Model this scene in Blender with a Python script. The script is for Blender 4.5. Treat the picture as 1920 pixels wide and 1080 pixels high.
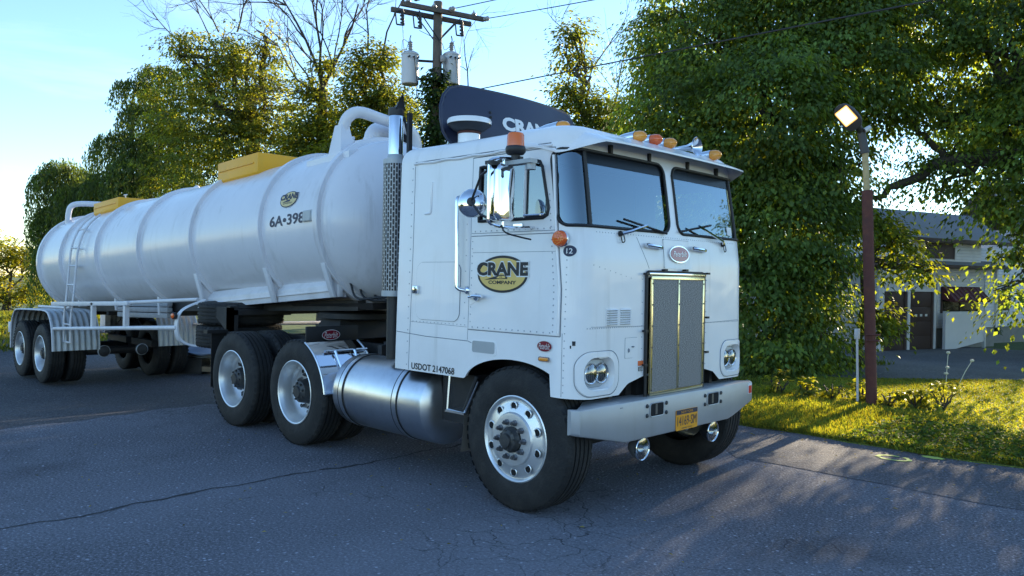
import bpy, bmesh, math, random
import numpy as np
from math import sin, cos, tan, pi, radians, sqrt, atan2, acos, exp
from mathutils import Vector, Matrix

for o in list(bpy.data.objects): bpy.data.objects.remove(o)
scene = bpy.context.scene
C = scene.collection

# ------------------------------------------------------------------ camera, sky, sun, exposure
CAM = np.array([3.857, -5.194, 1.659]); YAW, PITCH, ROLL, FPX = 2.34304, -0.01036, 0.01581, 1458.08
cam_data = bpy.data.cameras.new('camera'); cam = bpy.data.objects.new('camera', cam_data); C.objects.link(cam)
_f = np.array([cos(YAW)*cos(PITCH), sin(YAW)*cos(PITCH), sin(PITCH)])
_r0 = np.array([sin(YAW), -cos(YAW), 0.]); _u0 = np.cross(_r0, _f)
CR = cos(ROLL)*_r0 + sin(ROLL)*_u0; CU = -sin(ROLL)*_r0 + cos(ROLL)*_u0; CF = _f
cam.matrix_world = Matrix(((CR[0], CU[0], -CF[0], CAM[0]), (CR[1], CU[1], -CF[1], CAM[1]), (CR[2], CU[2], -CF[2], CAM[2]), (0, 0, 0, 1)))
cam_data.sensor_width = 36; cam_data.lens = FPX/1920*36; cam_data.clip_start = .05; cam_data.clip_end = 3000
scene.camera = cam
def at(px, py, d):
    """point of the place at distance d along the view axis, seen at pixel px,py of the 1920x1080 photograph"""
    return CAM + d*(CF + CR*(px-960)/FPX - CU*(py-540)/FPX)

SUN_AZ, SUN_EL = radians(96), radians(12.5)
world = bpy.data.worlds.new('World'); scene.world = world; world.use_nodes = True
wn = world.node_tree; wn.nodes.clear()
sky = wn.nodes.new('ShaderNodeTexSky'); sky.sky_type = 'NISHITA'; sky.sun_disc = False
sky.sun_elevation = SUN_EL; sky.sun_rotation = pi/2 - SUN_AZ; sky.air_density = 1.0; sky.dust_density = .0; sky.ozone_density = 3.0
bg = wn.nodes.new('ShaderNodeBackground'); bg.inputs[1].default_value = .125
wo = wn.nodes.new('ShaderNodeOutputWorld')
tcw = wn.nodes.new('ShaderNodeTexCoord'); mpw = wn.nodes.new('ShaderNodeMapping'); mpw.inputs['Scale'].default_value = (1.6, 1.6, 6.5); mpw.inputs['Rotation'].default_value = (.25, .1, .4)
nzw = wn.nodes.new('ShaderNodeTexNoise'); nzw.inputs['Scale'].default_value = 1.5; nzw.inputs['Detail'].default_value = 9; nzw.inputs['Roughness'].default_value = .6; nzw.inputs['Distortion'].default_value = .6
rmw = wn.nodes.new('ShaderNodeMapRange'); rmw.inputs[1].default_value = .60; rmw.inputs[2].default_value = .85; rmw.inputs[4].default_value = .16
mxw = wn.nodes.new('ShaderNodeMix'); mxw.data_type = 'RGBA'; mxw.inputs[7].default_value = (6.2, 6.0, 5.9, 1)      # thin high cirrus, the same all round the sky
wn.links.new(tcw.outputs['Generated'], mpw.inputs[0]); wn.links.new(mpw.outputs[0], nzw.inputs['Vector']); wn.links.new(nzw.outputs[0], rmw.inputs[0]); wn.links.new(rmw.outputs[0], mxw.inputs[0]); wn.links.new(sky.outputs[0], mxw.inputs[6])
wn.links.new(mxw.outputs[2], bg.inputs[0]); wn.links.new(bg.outputs[0], wo.inputs[0])
sd = bpy.data.lights.new('sun', 'SUN'); sd.energy = 5.0; sd.angle = radians(.55); sd.color = (1, .83, .58)
sun = bpy.data.objects.new('sun', sd); C.objects.link(sun)
sdir = Vector((cos(SUN_AZ)*cos(SUN_EL), sin(SUN_AZ)*cos(SUN_EL), sin(SUN_EL)))
sun.rotation_euler = sdir.to_track_quat('Z', 'Y').to_euler(); sun.location = (0, 60, 30)
vs = scene.view_settings; vs.view_transform = 'Standard'; vs.look = 'None'; vs.gamma = 1; vs.exposure = 1.74
try: vs.use_curve_mapping = False
except Exception: pass
scene.cycles.max_bounces = 6; scene.cycles.diffuse_bounces = 3; scene.cycles.glossy_bounces = 3; scene.cycles.transmission_bounces = 4; scene.cycles.transparent_max_bounces = 10
scene.cycles.caustics_reflective = False; scene.cycles.caustics_refractive = False

# ------------------------------------------------------------------ materials
M = {}
def nodes_of(m):
    m.use_nodes = True; return m.node_tree, m.node_tree.nodes, m.node_tree.links
def mat(name, col, rough=.5, metal=0., spec=.5, coat=0., var=0., vscale=3., bump=0., bscale=40., emit=None, estr=0, dirt=None, dscale=2.5, damt=.5, streak=None, samt=.3, wave=0.):
    """principled material; var = tone variation, bump = fine relief, dirt = second colour in noise patches"""
    m = bpy.data.materials.new(name); nt, N, L = nodes_of(m); b = N['Principled BSDF']
    b.inputs['Base Color'].default_value = (*col, 1); b.inputs['Roughness'].default_value = rough; b.inputs['Metallic'].default_value = metal
    b.inputs['Specular IOR Level'].default_value = spec; b.inputs['Coat Weight'].default_value = coat; b.inputs['Coat Roughness'].default_value = .06
    tc = None
    if var or bump or dirt or streak or wave:
        tc = N.new('ShaderNodeTexCoord')
    cur = None
    if var:
        n = N.new('ShaderNodeTexNoise'); n.inputs['Scale'].default_value = vscale; n.inputs['Detail'].default_value = 6
        L.new(tc.outputs['Object'], n.inputs['Vector'])
        mx = N.new('ShaderNodeMix'); mx.data_type = 'RGBA'
        mx.inputs[6].default_value = (*[c*(1-var) for c in col], 1); mx.inputs[7].default_value = (*[min(1, c*(1+var)) for c in col], 1)
        L.new(n.outputs[0], mx.inputs[0]); cur = mx.outputs[2]
        rr = N.new('ShaderNodeMapRange'); rr.inputs[3].default_value = max(0, rough-.1*var*5); rr.inputs[4].default_value = min(1, rough+.1*var*5)
        L.new(n.outputs[0], rr.inputs[0]); L.new(rr.outputs[0], b.inputs['Roughness'])
    if dirt:
        n = N.new('ShaderNodeTexNoise'); n.inputs['Scale'].default_value = dscale; n.inputs['Detail'].default_value = 9; n.inputs['Roughness'].default_value = .65
        L.new(tc.outputs['Object'], n.inputs['Vector'])
        r = N.new('ShaderNodeMapRange'); r.inputs[1].default_value = .48; r.inputs[2].default_value = .75; r.inputs[4].default_value = damt
        L.new(n.outputs[0], r.inputs[0])
        mx = N.new('ShaderNodeMix'); mx.data_type = 'RGBA'; mx.inputs[6].default_value = (*col, 1); mx.inputs[7].default_value = (*dirt, 1)
        if cur: L.new(cur, mx.inputs[6])
        L.new(r.outputs[0], mx.inputs[0]); cur = mx.outputs[2]
    if streak:   # runs of grime down the sheet metal
        mp = N.new('ShaderNodeMapping'); mp.inputs['Scale'].default_value = (9, 9, .55); L.new(tc.outputs['Object'], mp.inputs[0])
        n = N.new('ShaderNodeTexNoise'); n.inputs['Scale'].default_value = 1; n.inputs['Detail'].default_value = 7; n.inputs['Roughness'].default_value = .6; L.new(mp.outputs[0], n.inputs['Vector'])
        n2 = N.new('ShaderNodeTexNoise'); n2.inputs['Scale'].default_value = 1.3; n2.inputs['Detail'].default_value = 4; L.new(tc.outputs['Object'], n2.inputs['Vector'])
        r = N.new('ShaderNodeMapRange'); r.inputs[1].default_value = .52; r.inputs[2].default_value = .72; r.inputs[4].default_value = 1; L.new(n.outputs[0], r.inputs[0])
        r2 = N.new('ShaderNodeMapRange'); r2.inputs[1].default_value = .42; r2.inputs[2].default_value = .68; r2.inputs[4].default_value = samt; L.new(n2.outputs[0], r2.inputs[0])
        mm = N.new('ShaderNodeMath'); mm.operation = 'MULTIPLY'; L.new(r.outputs[0], mm.inputs[0]); L.new(r2.outputs[0], mm.inputs[1])
        mx = N.new('ShaderNodeMix'); mx.data_type = 'RGBA'; mx.inputs[6].default_value = (*col, 1); mx.inputs[7].default_value = (*streak, 1)
        if cur: L.new(cur, mx.inputs[6])
        L.new(mm.outputs[0], mx.inputs[0]); cur = mx.outputs[2]
    if wave:     # slight unevenness of beaten sheet metal
        n = N.new('ShaderNodeTexNoise'); n.inputs['Scale'].default_value = 4.5; n.inputs['Detail'].default_value = 1; L.new(tc.outputs['Object'], n.inputs['Vector'])
        bp = N.new('ShaderNodeBump'); bp.inputs['Strength'].default_value = wave; bp.inputs['Distance'].default_value = .05; L.new(n.outputs[0], bp.inputs['Height']); L.new(bp.outputs[0], b.inputs['Normal'])
        if coat: L.new(bp.outputs[0], b.inputs['Coat Normal'])
    if cur: L.new(cur, b.inputs['Base Color'])
    if bump:
        n = N.new('ShaderNodeTexNoise'); n.inputs['Scale'].default_value = bscale; n.inputs['Detail'].default_value = 4
        L.new(tc.outputs['Object'], n.inputs['Vector'])
        bp = N.new('ShaderNodeBump'); bp.inputs['Strength'].default_value = bump; bp.inputs['Distance'].default_value = .02
        L.new(n.outputs[0], bp.inputs['Height']); L.new(bp.outputs[0], b.inputs['Normal'])
    if emit:
        b.inputs['Emission Color'].default_value = (*emit, 1); b.inputs['Emission Strength'].default_value = estr
    M[name] = m; return m

mat('cab_white', (.88, .865, .865), .28, coat=.25, var=.025, vscale=1.2, dirt=(.55, .53, .5), dscale=1.6, damt=.2, streak=(.40, .38, .34), samt=.45, wave=.10)
mat('crack_fill', (.030, .030, .034), .95, var=.4, vscale=9)
mat('seam', (.22, .24, .27), .7)
mat('rivet', (.42, .43, .45), .4)
mat('tank_white', (.74, .725, .755), .24, var=.04, vscale=1.5, dirt=(.50, .50, .52), dscale=1.1, damt=.3, streak=(.34, .31, .28), samt=.5, wave=.07)
mat('trailer_frame', (.70, .69, .72), .45, var=.06, vscale=3, dirt=(.35, .33, .31), dscale=4, damt=.4)
mat('tray_grey', (.33, .34, .36), .6, var=.1, dirt=(.15, .14, .13), dscale=5, damt=.6)  # mid grey with dirt patches, for the tray boards
mat('chrome', (.82, .83, .85), .07, metal=1)
mat('mirror_glass', (.9, .9, .9), .02, metal=1)
mat('aluminium', (.72, .73, .75), .3, metal=1, var=.06, vscale=8, dirt=(.45, .45, .45), dscale=9, damt=.35)
mat('polished_rim', (.74, .75, .76), .36, metal=.75, var=.05, vscale=6, dirt=(.5, .48, .45), dscale=10, damt=.3)
mat('bumper_metal', (.40, .41, .43), .45, metal=.4, var=.06, vscale=3, dirt=(.34, .33, .32), dscale=5, damt=.4, streak=(.22, .20, .18), samt=.5)
mat('rubber', (.011, .011, .012), .75, var=.3, vscale=5, bump=.25, bscale=60, dirt=(.06, .055, .05), dscale=6, damt=.5)
mat('gasket', (.012, .012, .014), .55)
mat('chassis', (.018, .018, .02), .65, var=.2, dirt=(.06, .05, .045), dscale=5, damt=.6)
mat('dark_hub', (.05, .052, .055), .5, metal=.4, dirt=(.12, .11, .1), dscale=14, damt=.5)
mat('nut', (.16, .16, .17), .4, metal=.7)
mat('hole', (.006, .006, .007), .9)
mat('amber_lens', (.85, .30, .03), .15, coat=.5, emit=(1, .35, .03), estr=.0)
mat('amber_pale', (.80, .30, .03), .18, coat=.5)
mat('orange_lens', (.80, .13, .02), .2, coat=.5)
mat('beacon_lens', (.85, .17, .02), .12, coat=.6)
mat('red_emblem', (.22, .015, .03), .25, coat=.4)
mat('tint_band', (.012, .016, .022), .25, spec=.15)
mat('red_emblem_bright', (.36, .02, .04), .2, coat=.5)
mat('silver_text', (.72, .72, .74), .3, metal=.3)
mat('gold', (.76, .52, .15), .45)
mat('pale_gold', (.70, .54, .25), .5)
mat('black_print', (.012, .012, .016), .5)
mat('navy_print', (.016, .022, .06), .5)
mat('white_print', (.80, .80, .80), .5)
mat('navy_deflector', (.022, .028, .06), .42, var=.2, vscale=4)
mat('grille_frame', (.74, .64, .40), .22, metal=.9, var=.1, vscale=9)
mat('plate_yellow', (.80, .33, .01), .5)
mat('plate_navy', (.02, .025, .06), .5)
mat('yellow_box', (.86, .40, .012), .5, var=.08, vscale=3, dirt=(.42, .28, .06), dscale=3, damt=.35)
mat('sticker_orange', (.75, .14, .03), .5)
mat('reflector_red', (.65, .03, .03), .3)
mat('grey_plastic', (.10, .10, .105), .6)
mat('mudflap', (.20, .18, .16), .8, var=.2)
mat('zinc', (.42, .44, .46), .5, metal=.35, var=.1, vscale=6, dirt=(.25, .24, .23), dscale=5, damt=.5)
mat('lamp_reflector', (.75, .77, .8), .15, metal=.9)
mat('interior', (.035, .036, .04), .8)
mat('seat_fabric', (.10, .11, .13), .9)
mat('pole_wood', (.115, .095, .082), .85, var=.35, vscale=6, bump=.5, bscale=25, dirt=(.05, .045, .04), dscale=8, damt=.6)
mat('porcelain', (.30, .30, .31), .3)
mat('black_metal', (.02, .02, .022), .5)
mat('transformer_grey', (.52, .53, .55), .4, var=.05, dirt=(.38, .36, .34), dscale=3, damt=.4)
mat('wire', (.03, .03, .032), .6)
mat('rust_pole', (.10, .032, .025), .85, var=.35, vscale=7, bump=.3, bscale=30, dirt=(.17, .06, .03), dscale=9, damt=.6)
mat('pale_pipe', (.45, .34, .17), .7, var=.2, vscale=20, dirt=(.2, .14, .08), dscale=14, damt=.7)
mat('lamp_housing', (.05, .045, .045), .5)
mat('lamp_halo', (1, .6, .2), .5, emit=(1, .45, .08), estr=.30)  # emissive amber standing in for the warm halo round the lamp
mat('lamp_glow', (1, .9, .7), .4, emit=(1, .66, .24), estr=.75)
mat('white_post', (.62, .62, .62), .6, var=.1)
mat('roof_shingle', (.17, .18, .21), .85, var=.2, vscale=9, bump=.4, bscale=30)
mat('house_dark_wood', (.055, .032, .028), .7, var=.25, vscale=4)
mat('awning', (.095, .022, .026), .7, var=.2)
mat('stone', (.27, .26, .24), .9, var=.3, vscale=5, bump=.5, bscale=8)
mat('board_white', (.68, .69, .72), .7, var=.06)
mat('house_trim', (.66, .66, .68), .6, var=.05)
mat('window_dark', (.01, .012, .014), .08, spec=.6)
mat('timber', (.26, .20, .14), .85, var=.25, vscale=5)
mat('tarp', (.22, .26, .34), .6, bump=.4, bscale=8)
mat('paint_mark', (.45, .55, .12), .8, var=.3, vscale=20)
mat('bark', (.055, .045, .036), .9, var=.4, vscale=6, bump=.7, bscale=14)
mat('bark_grey', (.085, .075, .065), .9, var=.4, vscale=6, bump=.6, bscale=14)
mat('flower_dry', (.55, .55, .42), .8)

def glass_mat(name, tint, refl, base):
    m = bpy.data.materials.new(name); nt, N, L = nodes_of(m); N.clear()
    out = N.new('ShaderNodeOutputMaterial'); g = N.new('ShaderNodeBsdfGlossy'); g.inputs['Roughness'].default_value = .015; g.inputs['Color'].default_value = (*refl, 1)
    t = N.new('ShaderNodeBsdfTransparent'); t.inputs[0].default_value = (*tint, 1)
    lw = N.new('ShaderNodeLayerWeight'); lw.inputs[0].default_value = .5
    mr = N.new('ShaderNodeMapRange'); mr.inputs[3].default_value = base; mr.inputs[4].default_value = 1
    L.new(lw.outputs['Fresnel'], mr.inputs[0])
    mx = N.new('ShaderNodeMixShader'); L.new(mr.outputs[0], mx.inputs[0]); L.new(t.outputs[0], mx.inputs[1]); L.new(g.outputs[0], mx.inputs[2]); L.new(mx.outputs[0], out.inputs[0])
    M[name] = m
glass_mat('windshield_glass', (.45, .52, .56), (.72, .88, 1.0), .10)
glass_mat('door_glass', (.35, .42, .46), (.85, .95, 1.0), .16)
glass_mat('lens_glass', (.85, .88, .9), (1, 1, 1), .12)

def perforated(name, col, hole, scale, rough=.4, metal=.6, brick=False):
    m = bpy.data.materials.new(name); nt, N, L = nodes_of(m); b = N['Principled BSDF']; b.inputs['Roughness'].default_value = rough; b.inputs['Metallic'].default_value = metal
    uv = N.new('ShaderNodeTexCoord'); mp = N.new('ShaderNodeMapping'); mp.inputs['Scale'].default_value = scale
    L.new(uv.outputs['UV'], mp.inputs[0])
    br = N.new('ShaderNodeTexBrick'); br.inputs['Color1'].default_value = (*hole, 1); br.inputs['Color2'].default_value = (*[h*1.5 for h in hole], 1); br.inputs['Mortar'].default_value = (*col, 1)
    br.inputs['Scale'].default_value = 1; br.inputs['Mortar Size'].default_value = .17; br.inputs['Mortar Smooth'].default_value = .15
    br.inputs['Brick Width'].default_value = 1.5; br.inputs['Row Height'].default_value = .95
    L.new(mp.outputs[0], br.inputs[0]); L.new(br.outputs[0], b.inputs['Base Color'])
    inv = N.new('ShaderNodeBump'); inv.inputs['Strength'].default_value = .6; inv.inputs['Distance'].default_value = .01
    L.new(br.outputs['Fac'], inv.inputs['Height']); L.new(inv.outputs[0], b.inputs['Normal'])
    M[name] = m
perforated('stack_guard', (.34, .35, .37), (.02, .02, .024), (40, 40, 1), .4, .4)

def screen_mat():
    m = bpy.data.materials.new('grille_mesh'); nt, N, L = nodes_of(m); b = N['Principled BSDF']; b.inputs['Roughness'].default_value = .55; b.inputs['Metallic'].default_value = .2
    tc = N.new('ShaderNodeTexCoord'); n = N.new('ShaderNodeTexNoise'); n.inputs['Scale'].default_value = 75; n.inputs['Detail'].default_value = 3
    mp = N.new('ShaderNodeMapping'); mp.inputs['Scale'].default_value = (1, 1, 2.5); L.new(tc.outputs['Object'], mp.inputs[0]); L.new(mp.outputs[0], n.inputs['Vector'])
    r = N.new('ShaderNodeValToRGB'); r.color_ramp.elements[0].position = .35; r.color_ramp.elements[0].color = (.08, .078, .08, 1); r.color_ramp.elements[1].position = .7; r.color_ramp.elements[1].color = (.40, .39, .40, 1)
    L.new(n.outputs[0], r.inputs[0]); L.new(r.outputs[0], b.inputs['Base Color']); M['grille_mesh'] = m
screen_mat()

def leaf_mat(name, trans=.42, tcol=(2.6, 2.2, .7), rough=.5):
    m = bpy.data.materials.new(name); nt, N, L = nodes_of(m); b = N['Principled BSDF']; b.inputs['Roughness'].default_value = rough; b.inputs['Specular IOR Level'].default_value = .25
    a = N.new('ShaderNodeAttribute'); a.attribute_name = 'Col'
    L.new(a.outputs['Color'], b.inputs['Base Color'])
    t = N.new('ShaderNodeBsdfTranslucent')
    mu = N.new('ShaderNodeMix'); mu.data_type = 'RGBA'; mu.blend_type = 'MULTIPLY'; mu.inputs[0].default_value = 1; mu.inputs[7].default_value = (*tcol, 1)
    L.new(a.outputs['Color'], mu.inputs[6]); L.new(mu.outputs[2], t.inputs[0])
    mx = N.new('ShaderNodeMixShader'); mx.inputs[0].default_value = trans
    out = N['Material Output']; L.new(b.outputs[0], mx.inputs[1]); L.new(t.outputs[0], mx.inputs[2]); L.new(mx.outputs[0], out.inputs[0]); M[name] = m
leaf_mat('leaf', .5, (3.4, 2.7, .6)); leaf_mat('grass_blade', .45, (2.6, 2.1, .5), .85)

def ground_mat(name, cols, scales, bump=.4, bscale=120, rough=.9, cracks=0, speck=0., seam=None):
    """cols: three tones (large patches, mid patches, grains)"""
    m = bpy.data.materials.new(name); nt, N, L = nodes_of(m); b = N['Principled BSDF']; b.inputs['Roughness'].default_value = rough; b.inputs['Specular IOR Level'].default_value = .3
    tc = N.new('ShaderNodeTexCoord')
    def noise(s, d=6, r=.6):
        n = N.new('ShaderNodeTexNoise'); n.inputs['Scale'].default_value = s; n.inputs['Detail'].default_value = d; n.inputs['Roughness'].default_value = r
        L.new(tc.outputs['Object'], n.inputs['Vector']); return n.outputs[0]
    def rng(v, a, c, x=0, y=1):
        r = N.new('ShaderNodeMapRange'); r.inputs[1].default_value = a; r.inputs[2].default_value = c; r.inputs[3].default_value = x; r.inputs[4].default_value = y; L.new(v, r.inputs[0]); return r.outputs[0]
    def mix(f, c1, c2):
        mx = N.new('ShaderNodeMix'); mx.data_type = 'RGBA'
        for i, c in ((6, c1), (7, c2)):
            if isinstance(c, tuple): mx.inputs[i].default_value = (*c, 1)
            else: L.new(c, mx.inputs[i])
        L.new(f, mx.inputs[0]); return mx.outputs[2]
    c = mix(rng(noise(scales[0]), .4, .62), cols[0], cols[1])
    g = noise(scales[2], 3, .7)
    c = mix(rng(noise(scales[1], 8, .7), .5, .75, 0, .7), c, cols[2])
    c = mix(rng(g, .50, .68, 0, .85), c, tuple(min(1, 2.4*x) for x in cols[1]))
    c = mix(rng(noise(scales[2]*.8+3, 3, .7), .50, .68, 0, .9), c, tuple(.3*x for x in cols[0]))
    hsrc = g
    if cracks:   # oil and tyre stains
        c = mix(rng(noise(.75, 5, .55), .56, .72, 0, .55), c, tuple(.5*x for x in cols[2]))
        c = mix(rng(noise(.16, 3, .5), .50, .66, 0, .45), c, tuple(1.35*x for x in cols[1]))
    if speck:
        v = N.new('ShaderNodeTexVoronoi'); v.inputs['Scale'].default_value = speck; L.new(tc.outputs['Object'], v.inputs['Vector'])
        wn_ = N.new('ShaderNodeTexWhiteNoise'); L.new(v.outputs['Color'], wn_.inputs['Vector'])
        f1 = rng(v.outputs['Distance'], .30, .18); f2 = rng(wn_.outputs[0], .88, .92)
        mm = N.new('ShaderNodeMath'); mm.operation = 'MULTIPLY'; L.new(f1, mm.inputs[0]); L.new(f2, mm.inputs[1])
        c = mix(mm.outputs[0], c, tuple(min(1, 2.5*x) for x in cols[1]))
    bp = N.new('ShaderNodeBump'); bp.inputs['Strength'].default_value = bump; bp.inputs['Distance'].default_value = .012
    L.new(hsrc, bp.inputs['Height'])
    if cracks:
        # warped cell borders = fine cracks, only inside patches
        nz = N.new('ShaderNodeTexNoise'); nz.inputs['Scale'].default_value = 2.2; nz.inputs['Detail'].default_value = 6; L.new(tc.outputs['Object'], nz.inputs['Vector'])
        sc = N.new('ShaderNodeVectorMath'); sc.operation = 'SCALE'; sc.inputs[3].default_value = .55; L.new(nz.outputs['Color'], sc.inputs[0])
        ad = N.new('ShaderNodeVectorMath'); ad.operation = 'ADD'; L.new(tc.outputs['Object'], ad.inputs[0]); L.new(sc.outputs[0], ad.inputs[1])
        for s, wdt, lo, hi, amt in ((1.3, .009, .48, .62, .75), (3.6, .016, .55, .66, .7)):
            v = N.new('ShaderNodeTexVoronoi'); v.feature = 'DISTANCE_TO_EDGE'; v.inputs['Scale'].default_value = s; L.new(ad.outputs[0], v.inputs['Vector'])
            ln = rng(v.outputs['Distance'], wdt, wdt*.3)
            ms = rng(noise(.42 if s < 2 else .3, 3), lo, hi, 0, amt)
            mm = N.new('ShaderNodeMath'); mm.operation = 'MULTIPLY'; L.new(ln, mm.inputs[0]); L.new(ms, mm.inputs[1])
            c = mix(mm.outputs[0], c, (.012, .013, .015))
    L.new(c, b.inputs['Base Color']); L.new(bp.outputs[0], b.inputs['Normal']); M[name] = m
ground_mat('asphalt', ((.112, .112, .130), (.166, .166, .190), (.082, .082, .095)), (.35, 1.7, 55), .9, cracks=1, speck=26)
ground_mat('asphalt_new', ((.080, .080, .092), (.116, .116, .130), (.062, .062, .071)), (.5, 2.2, 60), .9, speck=24)
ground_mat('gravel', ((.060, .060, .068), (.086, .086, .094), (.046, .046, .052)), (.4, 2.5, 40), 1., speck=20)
ground_mat('driveway', ((.085, .086, .094), (.125, .125, .132), (.065, .065, .07)), (.35, 2, 40), .7, speck=10)
ground_mat('soil_grass', ((.055, .085, .022), (.085, .12, .03), (.06, .06, .03)), (.3, 2, 50), .8)
ground_mat('lawn_soil', ((.12, .16, .030), (.15, .19, .038), (.13, .13, .04)), (.5, 3, 60), .8)

def siding_mat(name, col, pitch, vertical=False):
    m = bpy.data.materials.new(name); nt, N, L = nodes_of(m); b = N['Principled BSDF']; b.inputs['Roughness'].default_value = .6
    tc = N.new('ShaderNodeTexCoord'); sp = N.new('ShaderNodeSeparateXYZ'); L.new(tc.outputs['Object'], sp.inputs[0])
    mu = N.new('ShaderNodeMath'); mu.operation = 'MULTIPLY'; mu.inputs[1].default_value = 1/pitch; L.new(sp.outputs[0 if vertical else 2], mu.inputs[0])
    fr = N.new('ShaderNodeMath'); fr.operation = 'FRACT'; L.new(mu.outputs[0], fr.inputs[0])
    bp = N.new('ShaderNodeBump'); bp.inputs['Strength'].default_value = 1; bp.inputs['Distance'].default_value = .03; bp.invert = not vertical; L.new(fr.outputs[0], bp.inputs['Height']); L.new(bp.outputs[0], b.inputs['Normal'])
    ln = N.new('ShaderNodeMapRange'); ln.inputs[1].default_value = .0; ln.inputs[2].default_value = .16; ln.inputs[3].default_value = .55; ln.inputs[4].default_value = 0; L.new(fr.outputs[0], ln.inputs[0])
    n = N.new('ShaderNodeTexNoise'); n.inputs['Scale'].default_value = 2.5; n.inputs['Detail'].default_value = 8; L.new(tc.outputs['Object'], n.inputs['Vector'])
    m0 = N.new('ShaderNodeMix'); m0.data_type = 'RGBA'; m0.inputs[6].default_value = (*col, 1); m0.inputs[7].default_value = (*[c*.72 for c in col], 1); L.new(n.outputs[0], m0.inputs[0])
    mx = N.new('ShaderNodeMix'); mx.data_type = 'RGBA'; mx.inputs[7].default_value = (*[c*.3 for c in col], 1); L.new(m0.outputs[2], mx.inputs[6]); L.new(ln.outputs[0], mx.inputs[0]); L.new(mx.outputs[2], b.inputs['Base Color'])
    M[name] = m
siding_mat('clapboard', (.76, .76, .79), .115); siding_mat('vertical_siding', (.70, .70, .73), .16, True)

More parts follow.
